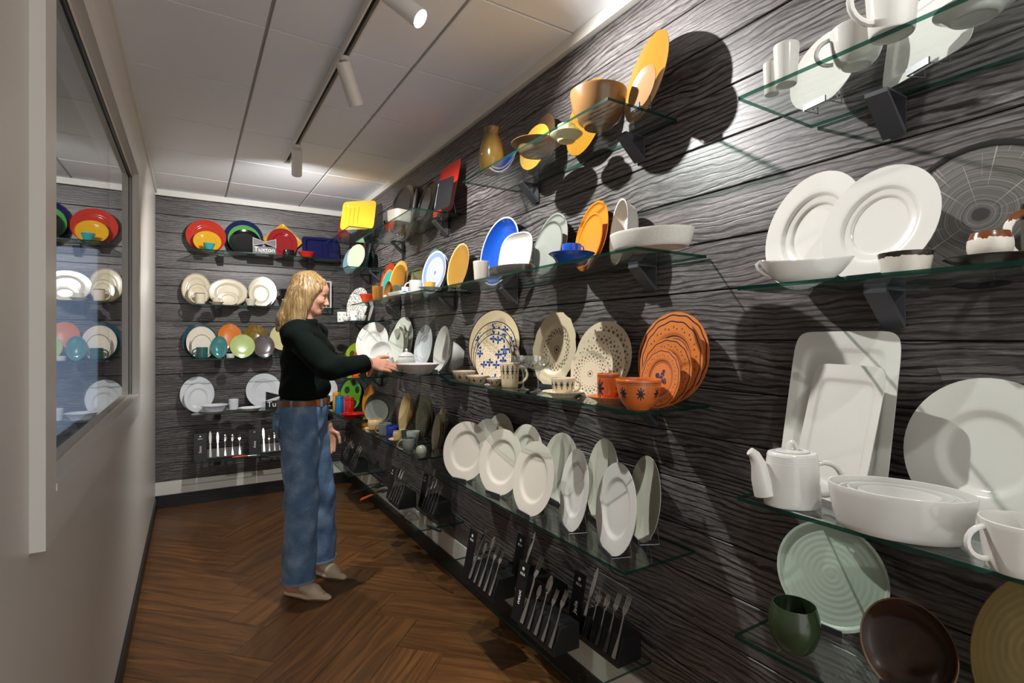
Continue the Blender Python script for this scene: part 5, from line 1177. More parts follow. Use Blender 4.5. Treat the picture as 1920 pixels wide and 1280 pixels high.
# ================================================================== the woman
HS = .90            # head scale
class Field:
    def __init__(s, lo, hi, h):
        s.lo = np.array(lo, float); s.h = h
        s.n = np.ceil((np.array(hi)-s.lo)/h).astype(int)+1
        s.a = np.full(s.n, .5, np.float32)
    def block(s, lo, hi, mar=.05):
        i0 = np.maximum(np.floor((np.array(lo)-mar-s.lo)/s.h).astype(int), 0); i1 = np.minimum(np.ceil((np.array(hi)+mar-s.lo)/s.h).astype(int)+1, s.n)
        sl = tuple(slice(a, b) for a, b in zip(i0, i1))
        if any(b <= a for a, b in zip(i0, i1)): return None, None
        g = np.meshgrid(*[(np.arange(a, b)*s.h+o).astype(np.float32) for a, b, o in zip(i0, i1, s.lo)], indexing='ij')
        return sl, g
    def union(s, sl, d, k):
        a = s.a[sl]
        if k <= 0: s.a[sl] = np.minimum(a, d); return
        hh = np.clip(.5+.5*(a-d)/k, 0, 1); s.a[sl] = a*(1-hh)+d*hh-k*hh*(1-hh)
    def cut(s, sl, d, k):
        a = s.a[sl]; hh = np.clip(.5-.5*(a+d)/max(k, 1e-5), 0, 1); s.a[sl] = a*(1-hh)-d*hh+k*hh*(1-hh)
    def cone(s, p, q, r1, r2, k=.01, flat=None, op='union'):
        """round cone; flat = (axis vector, factor) squashes it along that axis"""
        p, q = np.array(p, float), np.array(q, float); R = max(r1, r2)
        sl, g = s.block(np.minimum(p, q)-R, np.maximum(p, q)+R)
        if sl is None: return
        ba = q-p; L2 = ba@ba+1e-12
        x = [g[i]-p[i] for i in range(3)]
        t = np.clip((x[0]*ba[0]+x[1]*ba[1]+x[2]*ba[2])/L2, 0, 1)
        e = [x[i]-ba[i]*t for i in range(3)]
        if flat is not None:
            ax, f = np.array(flat[0], float), flat[1]; ax = ax/np.linalg.norm(ax)
            d = e[0]*ax[0]+e[1]*ax[1]+e[2]*ax[2]
            e = [e[i]+ax[i]*d*(1/f-1) for i in range(3)]
            d = (np.sqrt(e[0]**2+e[1]**2+e[2]**2)-(r1+(r2-r1)*t))*min(1.0, .5+.5*f)
        else: d = np.sqrt(e[0]**2+e[1]**2+e[2]**2)-(r1+(r2-r1)*t)
        (s.union if op == 'union' else s.cut)(sl, d, k)
    def ell(s, c, r, B=None, k=.01, op='union'):
        """ellipsoid with radii r along the columns of B"""
        c = np.array(c, float); R = max(r); B = np.eye(3) if B is None else B
        sl, g = s.block(c-R, c+R)
        if sl is None: return
        x = [g[i]-c[i] for i in range(3)]
        u = [(x[0]*B[0, j]+x[1]*B[1, j]+x[2]*B[2, j])/r[j] for j in range(3)]
        k0 = np.sqrt(u[0]**2+u[1]**2+u[2]**2)+1e-9; k1 = np.sqrt((u[0]/r[0])**2+(u[1]/r[1])**2+(u[2]/r[2])**2)+1e-9
        d = k0*(k0-1)/k1
        (s.union if op == 'union' else s.cut)(sl, d.astype(np.float32), k)
    def hell(s, c, r, B=None, k=.01, op='union'): s.ell(c, tuple(v*HS for v in r), B, k*HS, op)
    def hcone(s, p, q, r1, r2, k=.01, flat=None, op='union'): s.cone(p, q, r1*HS, r2*HS, k*HS, flat, op)
    def half(s, n, p):
        """keep the side the normal n points away from"""
        n = np.array(n, float); n /= np.linalg.norm(n)
        g = np.meshgrid(*[(np.arange(m)*s.h+o).astype(np.float32) for m, o in zip(s.n, s.lo)], indexing='ij', sparse=True)
        d = (g[0]-p[0])*n[0]+(g[1]-p[1])*n[1]+(g[2]-p[2])*n[2]
        s.a = np.maximum(s.a, d.astype(np.float32))
    def wrinkle(s, fn):
        g = np.meshgrid(*[(np.arange(m)*s.h+o).astype(np.float32) for m, o in zip(s.n, s.lo)], indexing='ij', sparse=True)
        s.a = s.a+fn(*g).astype(np.float32)
    def mesh(s):
        a = s.a; neg = a < 0
        c = [a[i:a.shape[0]-1+i, j:a.shape[1]-1+j, k:a.shape[2]-1+k] for i in (0, 1) for j in (0, 1) for k in (0, 1)]
        cn = sum((x < 0).astype(np.int8) for x in c); act = (cn > 0) & (cn < 8)
        idx = np.argwhere(act); vals = np.stack([x[act] for x in c], 1)
        off = np.array([(i, j, k) for i in (0, 1) for j in (0, 1) for k in (0, 1)], float)
        acc = np.zeros((len(idx), 3)); cnt = np.zeros(len(idx))
        for i in range(8):
            for j in range(i+1, 8):
                if np.abs(off[i]-off[j]).sum() != 1: continue
                vi, vj = vals[:, i], vals[:, j]; m = (vi < 0) != (vj < 0)
                t = np.where(m, vi/np.where(m, vi-vj, 1), 0)
                acc += np.where(m[:, None], off[i]+(off[j]-off[i])*t[:, None], 0); cnt += m
        V = (idx+acc/cnt[:, None])*s.h+s.lo
        vid = np.full(act.shape, -1, np.int64); vid[act] = np.arange(len(idx))
        F = []
        for ax in range(3):
            o1, o2 = [(1, 2), (2, 0), (0, 1)][ax]
            A = np.moveaxis(neg, ax, 0); d = np.moveaxis(A[:-1] != A[1:], 0, ax)
            e = np.argwhere(d); e = e[(e[:, o1] > 0) & (e[:, o2] > 0) & (e[:, o1] < a.shape[o1]-1) & (e[:, o2] < a.shape[o2]-1)]
            flip = neg[tuple(e.T)]
            def vv(d1, d2):
                q = e.copy(); q[:, o1] -= d1; q[:, o2] -= d2; return vid[tuple(q.T)]
            Q = np.stack([vv(1, 1), vv(0, 1), vv(0, 0), vv(1, 0)], 1)
            Q[~flip] = Q[~flip][:, ::-1]; F.append(Q)
        F = np.concatenate(F); F = F[(F >= 0).all(1)]
        return V, F
def smooth_mesh(V, F, it=2, lam=.5):
    E = np.concatenate([F[:, [0, 1]], F[:, [1, 2]], F[:, [2, 3]], F[:, [3, 0]]])
    for _ in range(it):
        acc = np.zeros_like(V); cnt = np.zeros(len(V))
        np.add.at(acc, E[:, 0], V[E[:, 1]]); np.add.at(acc, E[:, 1], V[E[:, 0]]); np.add.at(cnt, E[:, 0], 1); np.add.at(cnt, E[:, 1], 1)
        V = V+lam*(acc/np.maximum(cnt, 1)[:, None]-V)
    return V
def fast_obj(name, V, F, mats, parent=None, midx=None, origin=(0, 0, 0)):
    me = bpy.data.meshes.new(name); V = V-np.array(origin)
    me.vertices.add(len(V)); me.vertices.foreach_set('co', V.astype(np.float32).ravel())
    me.loops.add(F.size); me.loops.foreach_set('vertex_index', F.astype(np.int32).ravel())
    me.polygons.add(len(F)); me.polygons.foreach_set('loop_start', np.arange(0, F.size, 4, dtype=np.int32))
    me.polygons.foreach_set('use_smooth', np.ones(len(F), bool))
    for m in mats: me.materials.append(m)
    if midx is not None: me.polygons.foreach_set('material_index', midx.astype(np.int32))
    me.update(calc_edges=True); me.validate()
    o = bpy.data.objects.new(name, me); COL.objects.link(o)
    if parent: o.parent = parent
    return o
def V3(*a): return np.array(a, float)
def unit(v): return v/np.linalg.norm(v)
BC = V3(.52, 2.93, 0)                                   # middle of the body on the floor
byaw = math.radians(-25); bf = V3(math.cos(byaw), math.sin(byaw), 0); bl = V3(-bf[1], bf[0], 0)
def bod(f, l, z): return BC+bf*f+bl*l+V3(0, 0, z)
# joints
sh_r, sh_l = bod(-.005, -.165, 1.365), bod(.0, .165, 1.365)
el_r, wr_r = V3(.556, 2.53, 1.207), V3(.766, 2.628, 1.226)
el_l, wr_l = bod(-.03, .225, 1.08), bod(.060, .215, .850)
hip_r, hip_l = bod(-.01, -.088, .92), bod(-.01, .088, .92)
kn_r, kn_l = V3(.490, 2.885, .50), V3(.615, 3.06, .50)
an_r, an_l = V3(.478, 2.935, .085), V3(.630, 3.145, .085)
ffr, ffl = unit(V3(.66, -.75, 0)), unit(V3(.52, -.85, 0))
# head frame: looking along +x, chin slightly down
HC = V3(.536, 2.912, 1.583); hy, hp = math.radians(-14), math.radians(-16)
hf = V3(math.cos(hy)*math.cos(hp), math.sin(hy)*math.cos(hp), math.sin(hp)); hl = V3(-math.sin(hy), math.cos(hy), 0); hu = np.cross(hf, hl)
HB = np.stack([hf, hl, hu], 1)
def hd(f, l, u): return HC+(hf*f+hl*l+hu*u)*HS
body = Field((.30, 2.45, -.005), (1.02, 3.32, 1.72), .0042)
# torso, neck, legs, arms (mostly under the clothes)
for f_, z_, rr in ((.0, 1.30, (.095, .145, .11)), (.0, 1.18, (.095, .135, .13)), (.0, 1.04, (.09, .13, .12)), (-.01, .94, (.10, .15, .10))): body.ell(bod(f_, 0, z_), rr, np.stack([bf, bl, V3(0, 0, 1)], 1), .04)
body.cone(sh_r, sh_l, .05, .05, .04); body.cone(bod(-.01, 0, 1.36), hd(-.02, 0, -.07), .052, .050, .03)
for a_, b_, c_ in ((hip_r, kn_r, an_r), (hip_l, kn_l, an_l)): body.cone(a_, b_, .072, .05, .03); body.cone(b_, c_, .05, .033, .02)
for a_, b_, c_ in ((sh_r, el_r, wr_r), (sh_l, el_l, wr_l)): body.cone(a_, b_, .043, .036, .02); body.cone(b_, c_, .036, .0255, .01)
# feet
for an, ff in ((an_r, ffr), (an_l, ffl)):
    z0 = V3(0, 0, 1); h0 = V3(an[0], an[1], 0)
    body.cone(h0-ff*.042+z0*.034, h0-ff*.038+z0*.06, .026, .028, .012); body.cone(h0-ff*.04+z0*.034, h0+ff*.09+z0*.034, .027, .03, .015, flat=(z0, .8)); body.cone(h0+z0*.085, h0+ff*.08+z0*.04, .033, .026, .015)
    body.cone(h0+ff*.09+z0*.03, h0+ff*.165+z0*.026, .03, .016, .015, flat=(z0, .75))
# head
body.hell(hd(-.018, 0, .030), (.096, .074, .088), HB, .01); body.hell(hd(.028, 0, -.030), (.064, .058, .080), HB, .03)
body.hell(hd(.045, 0, .045), (.048, .058, .045), HB, .03)                                                  # forehead
body.hell(hd(.070, 0, -.088), (.020, .024, .020), HB, .018)                                                # chin
for s_ in (-1, 1):
    body.hcone(hd(.062, s_*.018, -.092), hd(-.005, s_*.050, -.058), .014, .018, .022)                      # jaw line
    body.hell(hd(.062, s_*.036, -.022), (.026, .022, .022), HB, .018)                                      # cheek
    body.hell(hd(.090, s_*.031, .004), (.017, .017, .011), HB, .010, 'cut')                                # eye socket
    body.hcone(hd(.086, s_*.014, .020), hd(.074, s_*.046, .019), .0065, .006, .008)                        # brow
    body.hell(hd(.0735, s_*.031, .002), (.0125, .0125, .0115), HB, .002)                                   # eyeball
    body.hcone(hd(.0835, s_*.020, .0085), hd(.076, s_*.043, .0065), .0032, .003, .003)                     # upper lid
    body.hcone(hd(.0825, s_*.020, -.0075), hd(.076, s_*.042, -.006), .0028, .0028, .003)                   # lower lid
    body.hell(hd(.100, s_*.0105, -.034), (.010, .008, .0075), HB, .005)                                    # nostril wing
    body.hell(hd(-.010, s_*.073, -.008), (.018, .008, .030), HB, .006)                                     # ear
body.hcone(hd(.086, 0, .014), hd(.107, 0, -.024), .0075, .0095, .008); body.hell(hd(.109, 0, -.030), (.0105, .0095, .009), HB, .006)   # nose
body.hell(hd(.087, 0, -.056), (.010, .022, .008), HB, .010)
body.hell(hd(.0905, 0, -.0605), (.0075, .020, .0050), HB, .003); body.hell(hd(.0885, 0, -.0705), (.0080, .018, .0055), HB, .003)       # lips
body.hcone(hd(.100, -.018, -.0655), hd(.100, .018, -.0655), .0018, .0018, .002, op='cut')
# right hand: back of the hand towards the viewer, fingers reaching under the rim, thumb on top
def hand(W, fw, back, curl, thumb_side, spread=.010, lens=(.070, .078, .074, .058), k=.004, thumb=None, bend=(0, 0, 0, 0)):
    """W wrist, fw finger direction, back = normal of the back of the hand, thumb_side = across the palm to the thumb"""
    fw = unit(fw); back = unit(back-fw*(back@fw)); ts = np.cross(fw, back); ts = ts if ts@thumb_side > 0 else -ts
    body.cone(W-fw*.01, W+fw*.03, .0235, .022, .012, flat=(back, .75))
    kn = []
    for i in range(4):
        o_ = ts*(.030-.0195*i); kp = W+fw*(.086-.004*abs(i-1)-.004*i)+o_; kn.append(kp)
        body.cone(W+fw*.025+o_*.55, kp, .0150, .0105, .012, flat=(back, .85))
    for i, L in enumerate(lens):
        p = kn[i]; d = fw+ts*(spread*(1.5-i)); c0 = curl[i]
        r = [.0092, .0088, .0086, .0076][i]
        for j, fr_ in enumerate((.46, .30, .24)):
            ang = c0*(1.0 if j == 0 else .9)
            d = unit(d*math.cos(ang)-back*math.sin(ang)) if True else d
            q = p+d*L*fr_; body.cone(p, q, r, r*.90, k if j else .007); p = q; r *= .91
    tb = W+fw*.030+ts*.022-back*.006
    if thumb is None: thumb = [fw*.5+ts*.75-back*.2, fw*.9+ts*.25-back*.2, fw*1.0+ts*.0-back*.2]
    p = tb; r = .0125
    for j, (d, L) in enumerate(zip(thumb, (.036, .030, .024))):
        q = p+unit(d)*L; body.cone(p, q, r, r*.86, .007 if j == 0 else .004); p = q; r *= .86
    return kn
fwr = unit(V3(.97, -.07, -.20)); bkr = V3(-.05, -.80, .58)
hand(wr_r, fwr, bkr, (.10, .10, .11, .13), V3(0, .5, .85), spread=-.07, lens=(.070, .076, .071, .056), thumb=[V3(.72, .45, .42), V3(.95, .20, .12), V3(.99, .08, -.05)])
fwl = unit(V3(.10, -.03, -1)); hand(wr_l, fwl, V3(.30, .9, 0), (.24, .26, .28, .31), V3(1, -.2, 0), spread=-.06)
V, F = body.mesh(); V = smooth_mesh(V, F, 1, .4)
cen = V[F].mean(1); loc = (cen-HC) @ HB/HS
mi = np.zeros(len(F), int)
lips = (np.abs(loc[:, 1]) < .0215) & (loc[:, 2] < -.0555) & (loc[:, 2] > -.0765) & (loc[:, 0] > .080) & ((np.abs(loc[:, 1])/.0215)**2+((loc[:, 2]+.066)/.0108)**2 < 1); mi[lips] = 1
for s_ in (-1, 1):
    ec = V3(.0735, s_*.031, .002); dd = loc-ec
    eye = (np.linalg.norm(dd, axis=1) < .0137) & (np.abs(dd[:, 2]) < .0058) & (dd[:, 0] > .004); mi[eye] = 2
    iris = eye & (np.hypot(dd[:, 1]+s_*.0005, dd[:, 2]-.000) < .0055); mi[iris] = 3
    lash = (np.abs(loc[:, 2]-.0085) < .0022) & (np.abs(loc[:, 1]*s_-.032) < .0125) & (loc[:, 0] > .072); mi[lash] = 3
    brow = (np.abs(loc[:, 2]-.0225+.10*(np.abs(loc[:, 1]*s_-.028)**1.0)*.35) < .0034) & (np.abs(loc[:, 1]*s_-.031) < .0185) & (loc[:, 0] > .06); mi[brow] = 4
def mat_skin():
    N = NT('skin'); nz = N.n('TexNoise', {'Vector': N.coords(), 'Scale': 26.0, 'Detail': 3.0})
    c = N.mix(nz.outputs[0], lin('#d9a58a'), lin('#c98d72'))
    N.bsdf(c, .45, bump=nz.outputs[0], bstr=.05, Subsurface_Weight=.12, Subsurface_Radius=(.012, .004, .002)); return N.m
SKIN = mat_skin()
woman = fast_obj('person', V, F, [SKIN, plain('lip_red', '#b36a5e', .35), plain('eye_white', '#d8d2cc', .15), plain('eye_dark', '#2a1d16', .2), plain('brow_brown', '#8a6a48', .7)], midx=mi, origin=BC)
woman.location = BC
tagp(woman, 'person in a dark green sweater and blue jeans setting down a white dish', 'person')
def child(name, fld, mats, it=1, midx_fn=None):
    V, F = fld.mesh(); V = smooth_mesh(V, F, it, .5)
    mi = midx_fn(V[F].mean(1)) if midx_fn else None
    return fast_obj(name, V, F, mats, woman, mi, BC)
# ---- sweater
sw = Field((.29, 2.40, .98), (.80, 3.28, 1.50), .0055)
TB = np.stack([bf, bl, V3(0, 0, 1)], 1)
for f_, z_, rr in ((.005, 1.285, (.118, .165, .125)), (.034, 1.245, (.115, .140, .075)), (-.005, 1.15, (.118, .152, .15)), (-.006, 1.07, (.114, .148, .085))): sw.ell(bod(f_, 0, z_), rr, TB, .05)
sw.cone(sh_r, bod(-.01, -.05, 1.405), .064, .052, .045); sw.cone(sh_l, bod(-.01, .05, 1.405), .064, .052, .045)
sw.cone(bod(-.012, 0, 1.39), bod(-.004, 0, 1.442), .066, .060, .03)
sw.cone(sh_r, el_r, .066, .056, .04); sw.cone(el_r, wr_r-unit(wr_r-el_r)*.035, .055, .043, .02)
sw.cone(sh_l, el_l, .066, .056, .04); sw.cone(el_l, wr_l-unit(wr_l-el_l)*.03, .055, .043, .02)
def wr1(x, y, z):
    u = (x-BC[0])*bf[0]+(y-BC[1])*bf[1]
    return .0045*np.sin(38*(z+.6*u)+5*np.sin(9*y))*np.exp(-((z-1.14)/.12)**2)+.0032*np.sin(55*(x*.6-z*.9)+3*np.sin(14*y+6*z))+.0016*np.sin(31*x+47*z+8*y)
sw.wrinkle(wr1); sw.half((0, 0, 1), (0, 0, 1.447)); sw.half((0, 0, -1), (0, 0, 1.017))
def mat_knit():
    N = NT('dark_green_knit'); w = N.n('TexWave', {'Vector': N.coords(), 'Scale': 90.0, 'Distortion': 1.0, 'Detail': 1.0})
    nz = N.n('TexNoise', {'Vector': N.coords(), 'Scale': 160.0})
    N.bsdf(N.mix(nz.outputs[0], lin('#070d0b'), lin('#101a16')), .9, bump=w.outputs['Fac'], bstr=.12, bdist=.0015, Specular_IOR_Level=.12); return N.m
KNIT = mat_knit()
swo = child('sweater', sw, [KNIT], 1)
for W_, E_ in ((wr_r, el_r), (wr_l, el_l)):      # ribbed cuffs
    d = unit(W_-E_); p = W_-d*.042; m = MB()
    v, f = lathe([(.038, -.02), (.046, -.012), (.0465, .008), (.0445, .016), (.034, .017), (.030, 0), (.038, -.02)], 28)
    q = Vector((0, 0, 1)).rotation_difference(Vector(d)); m.add([q @ Vector(x)+Vector(p-BC) for x in v], f); m.build('cuff', KNIT, swo)
nb = bod(-.006, 0, 1.425)-BC
v, f = lathe([(.050, .0), (.064, -.008), (.066, .004), (.062, .022), (.057, .026), (.051, .022), (.050, 0)], 32)
mobj('collar', [Vector(nb)+Vector(x) for x in v], f, KNIT, swo)
# ---- jeans
jn = Field((.32, 2.66, .05), (.86, 3.34, 1.07), .0055)
jn.ell(bod(-.006, 0, 1.0), (.112, .150, .09), TB, .05); jn.ell(bod(-.022, 0, .93), (.122, .162, .11), TB, .05)
jn.ell(bod(-.075, -.06, .91), (.055, .075, .075), TB, .03); jn.ell(bod(-.075, .06, .91), (.055, .075, .075), TB, .03)
for hp_, kn_, an_ in ((hip_r, kn_r, an_r), (hip_l, kn_l, an_l)):
    lowp = an_+V3(.004, -.012, 0); lowp[2] = .10
    jn.cone(hp_+V3(0, 0, -.04), kn_, .098, .080, .03); jn.cone(kn_, lowp, .080, .085, .03)
def wr2(x, y, z):
    return .003*np.sin(70*z+4*np.sin(18*x)+3*y)*np.exp(-((z-.86)/.09)**2)+.0028*np.sin(36*z+22*x+14*y)*np.exp(-((z-.48)/.2)**2)+.0020*np.sin(60*x-20*z+44*y)+.002*np.sin(26*z-35*y)*np.exp(-((z-.2)/.15)**2)
jn.wrinkle(wr2); jn.half((0, 0, 1), (0, 0, 1.038)); jn.half((0, 0, -1), (0, 0, .088))
def mat_denim():
    N = NT('blue_denim'); co = N.coords()
    big = N.n('TexNoise', {'Vector': co, 'Scale': 9.0, 'Detail': 5.0}); fine = N.n('TexNoise', {'Vector': N.coords(scale=(260, 260, 420)), 'Scale': 1.0, 'Detail': 2.0})
    sp = N.n('SeparateXYZ', {0: co})
    c = N.ramp(N.math('ADD', N.math('MULTIPLY', big.outputs[0], .65), N.math('MULTIPLY', fine.outputs[0], .35)), [(.32, lin('#3a5678')), (.5, lin('#6382a6')), (.66, lin('#9ab2ca'))])
    N.bsdf(c, .8, bump=fine.outputs[0], bstr=.25, bdist=.001); return N.m
DEN = mat_denim(); STITCH = plain('pale_stitch', '#7f94ae', .8)
jno = child('jeans', jn, [DEN], 1)
Vj = np.array([tuple(v.co) for v in jno.data.vertices])+BC
def ring_at(Vv, z, c, n=48, pad=0.0, dz=.012, rmax=1.0):
    """outline of a garment at height z round the point c"""
    m = np.abs(Vv[:, 2]-z) < dz; P = Vv[m]-c; a = np.arctan2(P[:, 1], P[:, 0]); r = np.hypot(P[:, 0], P[:, 1]); out = []
    keep = r < rmax; a, r = a[keep], r[keep]
    for i in range(n):
        t = -PI+2*PI*(i+.5)/n; w = np.abs((a-t+PI) % (2*PI)-PI) < PI/n*1.6
        out.append(r[w].max() if w.any() else np.nan)
    out = np.array(out); ok = ~np.isnan(out); out = np.interp(np.arange(n), np.arange(n)[ok], out[ok])
    out = (np.roll(out, 1)+out+np.roll(out, -1))/3
    return [(c[0]+(out[i]+pad)*math.cos(-PI+2*PI*(i+.5)/n), c[1]+(out[i]+pad)*math.sin(-PI+2*PI*(i+.5)/n)) for i in range(n)]
def band_mesh(name, ring, z0, z1, th, mat, parent, c):
    n = len(ring); v = []; cx, cy = c[0], c[1]
    def grow(p, t): d = math.hypot(p[0]-cx, p[1]-cy); return (p[0]+(p[0]-cx)/d*t, p[1]+(p[1]-cy)/d*t)
    for z, t in ((z0, -.004), (z0, th), (z1, th), (z1, -.004)): v += [(*[u-b for u, b in zip(grow(p, t), BC[:2])], z) for p in ring]
    f = [(k*n+i, k*n+(i+1) % n, ((k+1) % 4)*n+(i+1) % n, ((k+1) % 4)*n+i) for k in range(4) for i in range(n)]
    return mobj(name, v, f, mat, parent)
LEATH = plain('brown_leather', '#8a4f20', .4, bump_scale=80, bstr=.1)
wc = bod(-.006, 0, 0); rg = ring_at(Vj, 1.022, wc, dz=.014)
belt = band_mesh('belt', rg, 1.006, 1.034, .004, LEATH, woman, wc)
bk = bod(0, 0, 1.02); fr_ = max(rg, key=lambda p: (p[0]-wc[0])*bf[0]+(p[1]-wc[1])*bf[1])
Mbk = Matrix(((-bl[0], 0, bf[0], fr_[0]-BC[0]+bf[0]*.006), (-bl[1], 0, bf[1], fr_[1]-BC[1]+bf[1]*.006), (0, 1, 0, 1.02), (0, 0, 0, 1)))
m = MB()
for b_ in ((-.022, -.018, -.019, .019, 0, .004), (.018, .022, -.019, .019, 0, .004), (-.018, .018, .015, .019, 0, .004), (-.018, .018, -.019, -.015, 0, .004), (-.002, .018, -.002, .002, .002, .005)): m.box(*b_, Mbk)
m.build('buckle', plain('old_brass', '#6b4f2a', .35, .7), belt, smooth=False)
def on_ring(ang_deg, ring, c, off=.0):
    a = byaw+math.radians(ang_deg); best = min(ring, key=lambda p: abs((math.atan2(p[1]-c[1], p[0]-c[0])-a+PI) % (2*PI)-PI))
    return V3(best[0], best[1], 0)+V3(math.cos(a), math.sin(a), 0)*off, a
for an_d in (-38, -95, 40, 95, 180, -145):
    p, a = on_ring(an_d, rg, wc, .004); Ml = Matrix.Translation(Vector((p[0]-BC[0], p[1]-BC[1], 0))) @ Matrix.Rotation(a, 4, 'Z')
    MB().box(-.002, .004, -.006, .006, .998, 1.037, Ml).build('belt_loop', DEN, jno, smooth=False)
for c_, z_ in ((kn_r, None),): pass
def patch(name, ang0, ang1, z0, z1, lift, mat, taper=0.0, n=7, rows=7):
    """a patch that follows the surface of the jeans"""
    v = []
    for r_ in range(rows):
        z = z0+(z1-z0)*r_/(rows-1); rgz = ring_at(Vj, z, wc, n=72, dz=.01)
        sh = taper*(1-r_/(rows-1))
        for i in range(n):
            t = ang0+(ang1-ang0)*(i/(n-1)); t = t+(((ang0+ang1)/2)-t)*sh
            a = byaw+math.radians(t); k = ((a+PI) % (2*PI))/(2*PI)*72-.5; i0 = int(math.floor(k)) % 72; q = k-math.floor(k)
            p = V3(*rgz[i0], 0)*(1-q)+V3(*rgz[(i0+1) % 72], 0)*q
            v.append((p[0]-BC[0]+math.cos(a)*lift, p[1]-BC[1]+math.sin(a)*lift, z))
    f = [(r_*n+i, r_*n+i+1, (r_+1)*n+i+1, (r_+1)*n+i) for r_ in range(rows-1) for i in range(n-1)]
    return mobj(name, v, f, mat, jno, sharp=None)
patch('back_pocket', -168, -118, .845, .965, .0045, DEN, .18)
for (a0, a1, zz0, zz1) in ((-168, -166.5, .85, .965), (-119.5, -118, .85, .965)): patch('seam', a0, a1, zz0, zz1, .0058, STITCH, .0, 2, 7)
patch('seam', -168, -118, .962, .965, .006, STITCH, 0, 7, 2)
patch('seam', -91.2, -89.6, .70, .99, .004, STITCH, 0, 2, 16)
rh = ring_at(Vj[Vj[:, 1] < 3.03], .105, an_r+V3(.004, -.012, 0), dz=.012, rmax=.13); band_mesh('hem', rh, .088, .098, .0022, STITCH, jno, an_r+V3(.004, -.012, 0))
rh = ring_at(Vj[Vj[:, 1] > 3.035], .105, an_l+V3(.004, -.012, 0), dz=.012, rmax=.13); band_mesh('hem', rh, .088, .098, .0022, STITCH, jno, an_l+V3(.004, -.012, 0))
# ---- mules
def shoe(an, ff):
    s_ = Field((an[0]-.14, an[1]-.26, -.001), (an[0]+.24, an[1]+.14, .10), .0035); z0 = V3(0, 0, 1); h0 = V3(an[0], an[1], 0)
    s_.cone(h0-ff*.045+z0*.010, h0+ff*.08+z0*.010, .033, .038, .01, flat=(z0, .36)); s_.cone(h0+ff*.08+z0*.012, h0+ff*.185+z0*.012, .040, .018, .01, flat=(z0, .4))
    s_.cone(h0+ff*.045+z0*.052, h0+ff*.10+z0*.036, .034, .034, .012); s_.cone(h0+ff*.10+z0*.034, h0+ff*.18+z0*.020, .036, .016, .02, flat=(z0, .72))
    s_.half(-z0, V3(0, 0, .0012)); n = unit(-ff*.85+z0*.75); s_.cone(h0-ff*.07+z0*.085, h0+ff*.002+z0*.085, .062, .062, .006, op='cut') if False else None
    s_.half(z0, V3(0, 0, .092))
    return s_
MULE = plain('beige_leather', '#dcc6aa', .45, bump_scale=40, bstr=.05, var=.1); SOLE = plain('dark_sole', '#6b5138', .6)
for an, ff in ((an_r, ffr), (an_l, ffl)):
    o = child('mule', shoe(an, ff), [MULE], 1)
    h0 = V3(an[0], an[1], 0)-BC
    sd = V3(-ff[1], ff[0], 0); ol = [(-.072, 0), (-.066, .02), (-.04, .031), (.03, .034), (.08, .041), (.13, .036), (.175, .02), (.202, .005), (.202, -.005), (.175, -.02), (.13, -.036), (.08, -.041), (.03, -.034), (-.04, -.031), (-.066, -.02)]
    v = [tuple(h0+ff*a+sd*b+V3(0, 0, z)) for z in (.0006, .0075) for a, b in ol]; n = len(ol)
    mobj('sole', v, [tuple(range(n-1, -1, -1)), tuple(range(n, 2*n))]+[(i, (i+1) % n, n+(i+1) % n, n+i) for i in range(n)], SOLE, o, smooth=False)
# ---- hair: a parted bob falling to the collar
hr = Field((.34, 2.70, 1.30), (.72, 3.10, 1.73), .004)
hr.hell(hd(-.022, 0, .036), (.104, .086, .096), HB, .01)
for s_ in (-1, 1):
    # curtain from the crown past the ear to the shoulder
    pts = [hd(-.02, s_*.070, .06), hd(-.018, s_*.086, .0), hd(-.022, s_*.090, -.07), hd(-.026, s_*.092, -.17), hd(-.016, s_*.088, -.245)]
    rr = [.040, .044, .042, .036, .022]
    for (p, q), (a, b) in zip(zip(pts, pts[1:]), zip(rr, rr[1:])): hr.hcone(p, q, a, b, .02, flat=(hl, .55))
    pts = [hd(-.070, s_*.042, .05), hd(-.086, s_*.050, -.02), hd(-.092, s_*.056, -.10), hd(-.102, s_*.062, -.18), hd(-.100, s_*.062, -.235)]
    for (p, q), (a, b) in zip(zip(pts, pts[1:]), zip([.046, .042, .040, .036, .024], [.042, .040, .036, .024, .018])): hr.hcone(p, q, a, b, .02, flat=(unit(hf+hl*s_*-.5), .7))
    # front lock beside the face
    pts = [hd(.052, s_*.030, .088), hd(.034, s_*.066, .045), hd(.000, s_*.082, -.03), hd(-.002, s_*.086, -.13), hd(.012, s_*.082, -.235)]
    for (p, q), (a, b) in zip(zip(pts, pts[1:]), zip([.020, .022, .024, .022, .018], [.022, .024, .022, .018, .012])): hr.hcone(p, q, a, b, .015, flat=(hl, .6))
hr.hell(hd(.080, 0, -.035), (.072, .078, .092), HB, .010, 'cut')
def wr3(x, y, z):
    u = (x-HC[0])*hf[0]+(y-HC[1])*hf[1]; w = (x-HC[0])*hl[0]+(y-HC[1])*hl[1]; a = np.arctan2(w, u+.02)
    return .0012*np.sin(26*a+5*z)+.0010*np.sin(57*a-8*z+1.3)+.0008*np.sin(95*a+12*z)
hr.wrinkle(wr3)
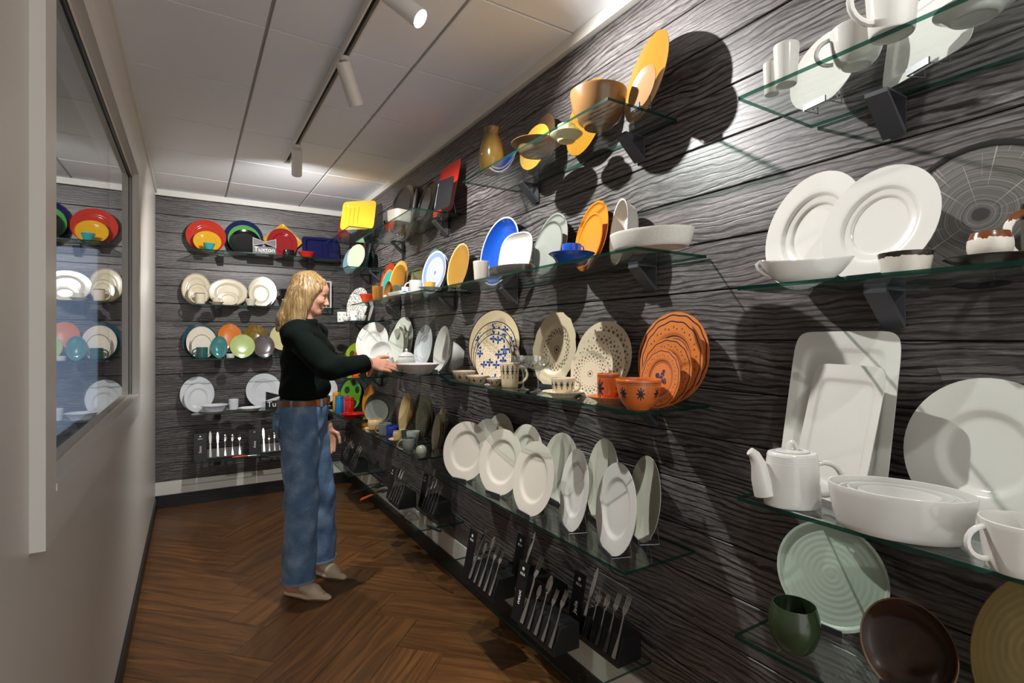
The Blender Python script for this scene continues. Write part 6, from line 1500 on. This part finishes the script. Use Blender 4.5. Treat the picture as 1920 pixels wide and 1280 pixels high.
def mat_hair():
    N = NT('blonde_hair'); co = N.coords()
    nz = N.n('TexNoise', {'Vector': N.n('Mapping', {'Vector': co, 'Scale': (190, 190, 7)}).outputs[0], 'Scale': 1.0, 'Detail': 3.0})
    sp = N.n('SeparateXYZ', {0: co}); dk = N.ramp(sp.outputs[2], [(0.0, (0, 0, 0, 1)), (1.0, (1, 1, 1, 1))])
    c = N.ramp(nz.outputs[0], [(.3, lin('#6a5130')), (.5, lin('#97794d')), (.7, lin('#bda173'))])
    N.bsdf(c, .42, bump=nz.outputs[0], bstr=.4, bdist=.002); return N.m
HAIR = mat_hair(); hro = child('hair', hr, [HAIR], 1)
rs = random.Random(3); m = MB()
for i in range(330):           # loose strands over the surface
    s_ = -1 if rs.random() < .62 else 1; t = rs.uniform(-1.0, .9)
    fx = -.098+(t+1)/1.9*.100; ly = s_*(.060+.030*math.sqrt(max(0, 1-(t*.9)**2))); ln_ = rs.uniform(-.258, -.215)
    top = hd(fx*.35, s_*.012, .134); mid1 = hd(fx*.95, ly*1.02, .04); mid2 = hd(fx*1.03, ly*1.17+s_*rs.uniform(-.004, .008), -.06); end = hd(fx+rs.uniform(-.008, .012), ly*1.10, ln_)
    pp = [Vector(x-BC) for x in (top, hd(fx*.75, ly*.72, .105), mid1, mid2, end)]
    fine = []
    for j in range(4):
        p0 = pp[max(j-1, 0)]; p1 = pp[j]; p2 = pp[j+1]; p3 = pp[min(j+2, 4)]
        for q in range(4):
            u = q/4; fine.append(.5*((2*p1)+(p2-p0)*u+(2*p0-5*p1+4*p2-p3)*u*u+(3*p1-p0-3*p2+p3)*u**3))
    fine.append(pp[-1]); nn = len(fine)
    m.tube(fine, [.0007+.0010*math.sin(PI*j/(nn-1)) for j in range(nn)], 4, False)
m.build('hair_strands', HAIR, hro, sharp=None)
# thin bracelet
bd = unit(wr_r-el_r); q = Vector((0, 0, 1)).rotation_difference(Vector(bd)); c_ = Vector(wr_r-bd*.002-BC)
vv, ff_ = sweep([q @ Vector((.0275*math.cos(t), .0275*math.sin(t), 0))+c_ for t in [2*PI*i/28 for i in range(29)]], .0011, 5, False); mobj('bracelet', vv, ff_, M_CHROME, woman)
# ---- the dish she sets down
v, f = lathe([(r*.115, z*.052) for r, z in smooth_prof([(0, .05), (.42, .05), (.45, 0), (.50, 0), (.56, .10), (.80, .55), (.98, .93), (1, .97), (.985, 1), (.78, .66), (.52, .22), (0, .16)])], 56)
o = mobj('serving_dish', v, f, W); o.location = (1.020, 2.603, SH['F3'][1]+.0006); tagp(o, 'white shallow dish the woman is setting on the shelf', 'dish')

# ------------------------------------------------------------------ tidy
for o in bpy.data.objects:
    for k in ('_H', '_D'):
        if k in o: del o[k]
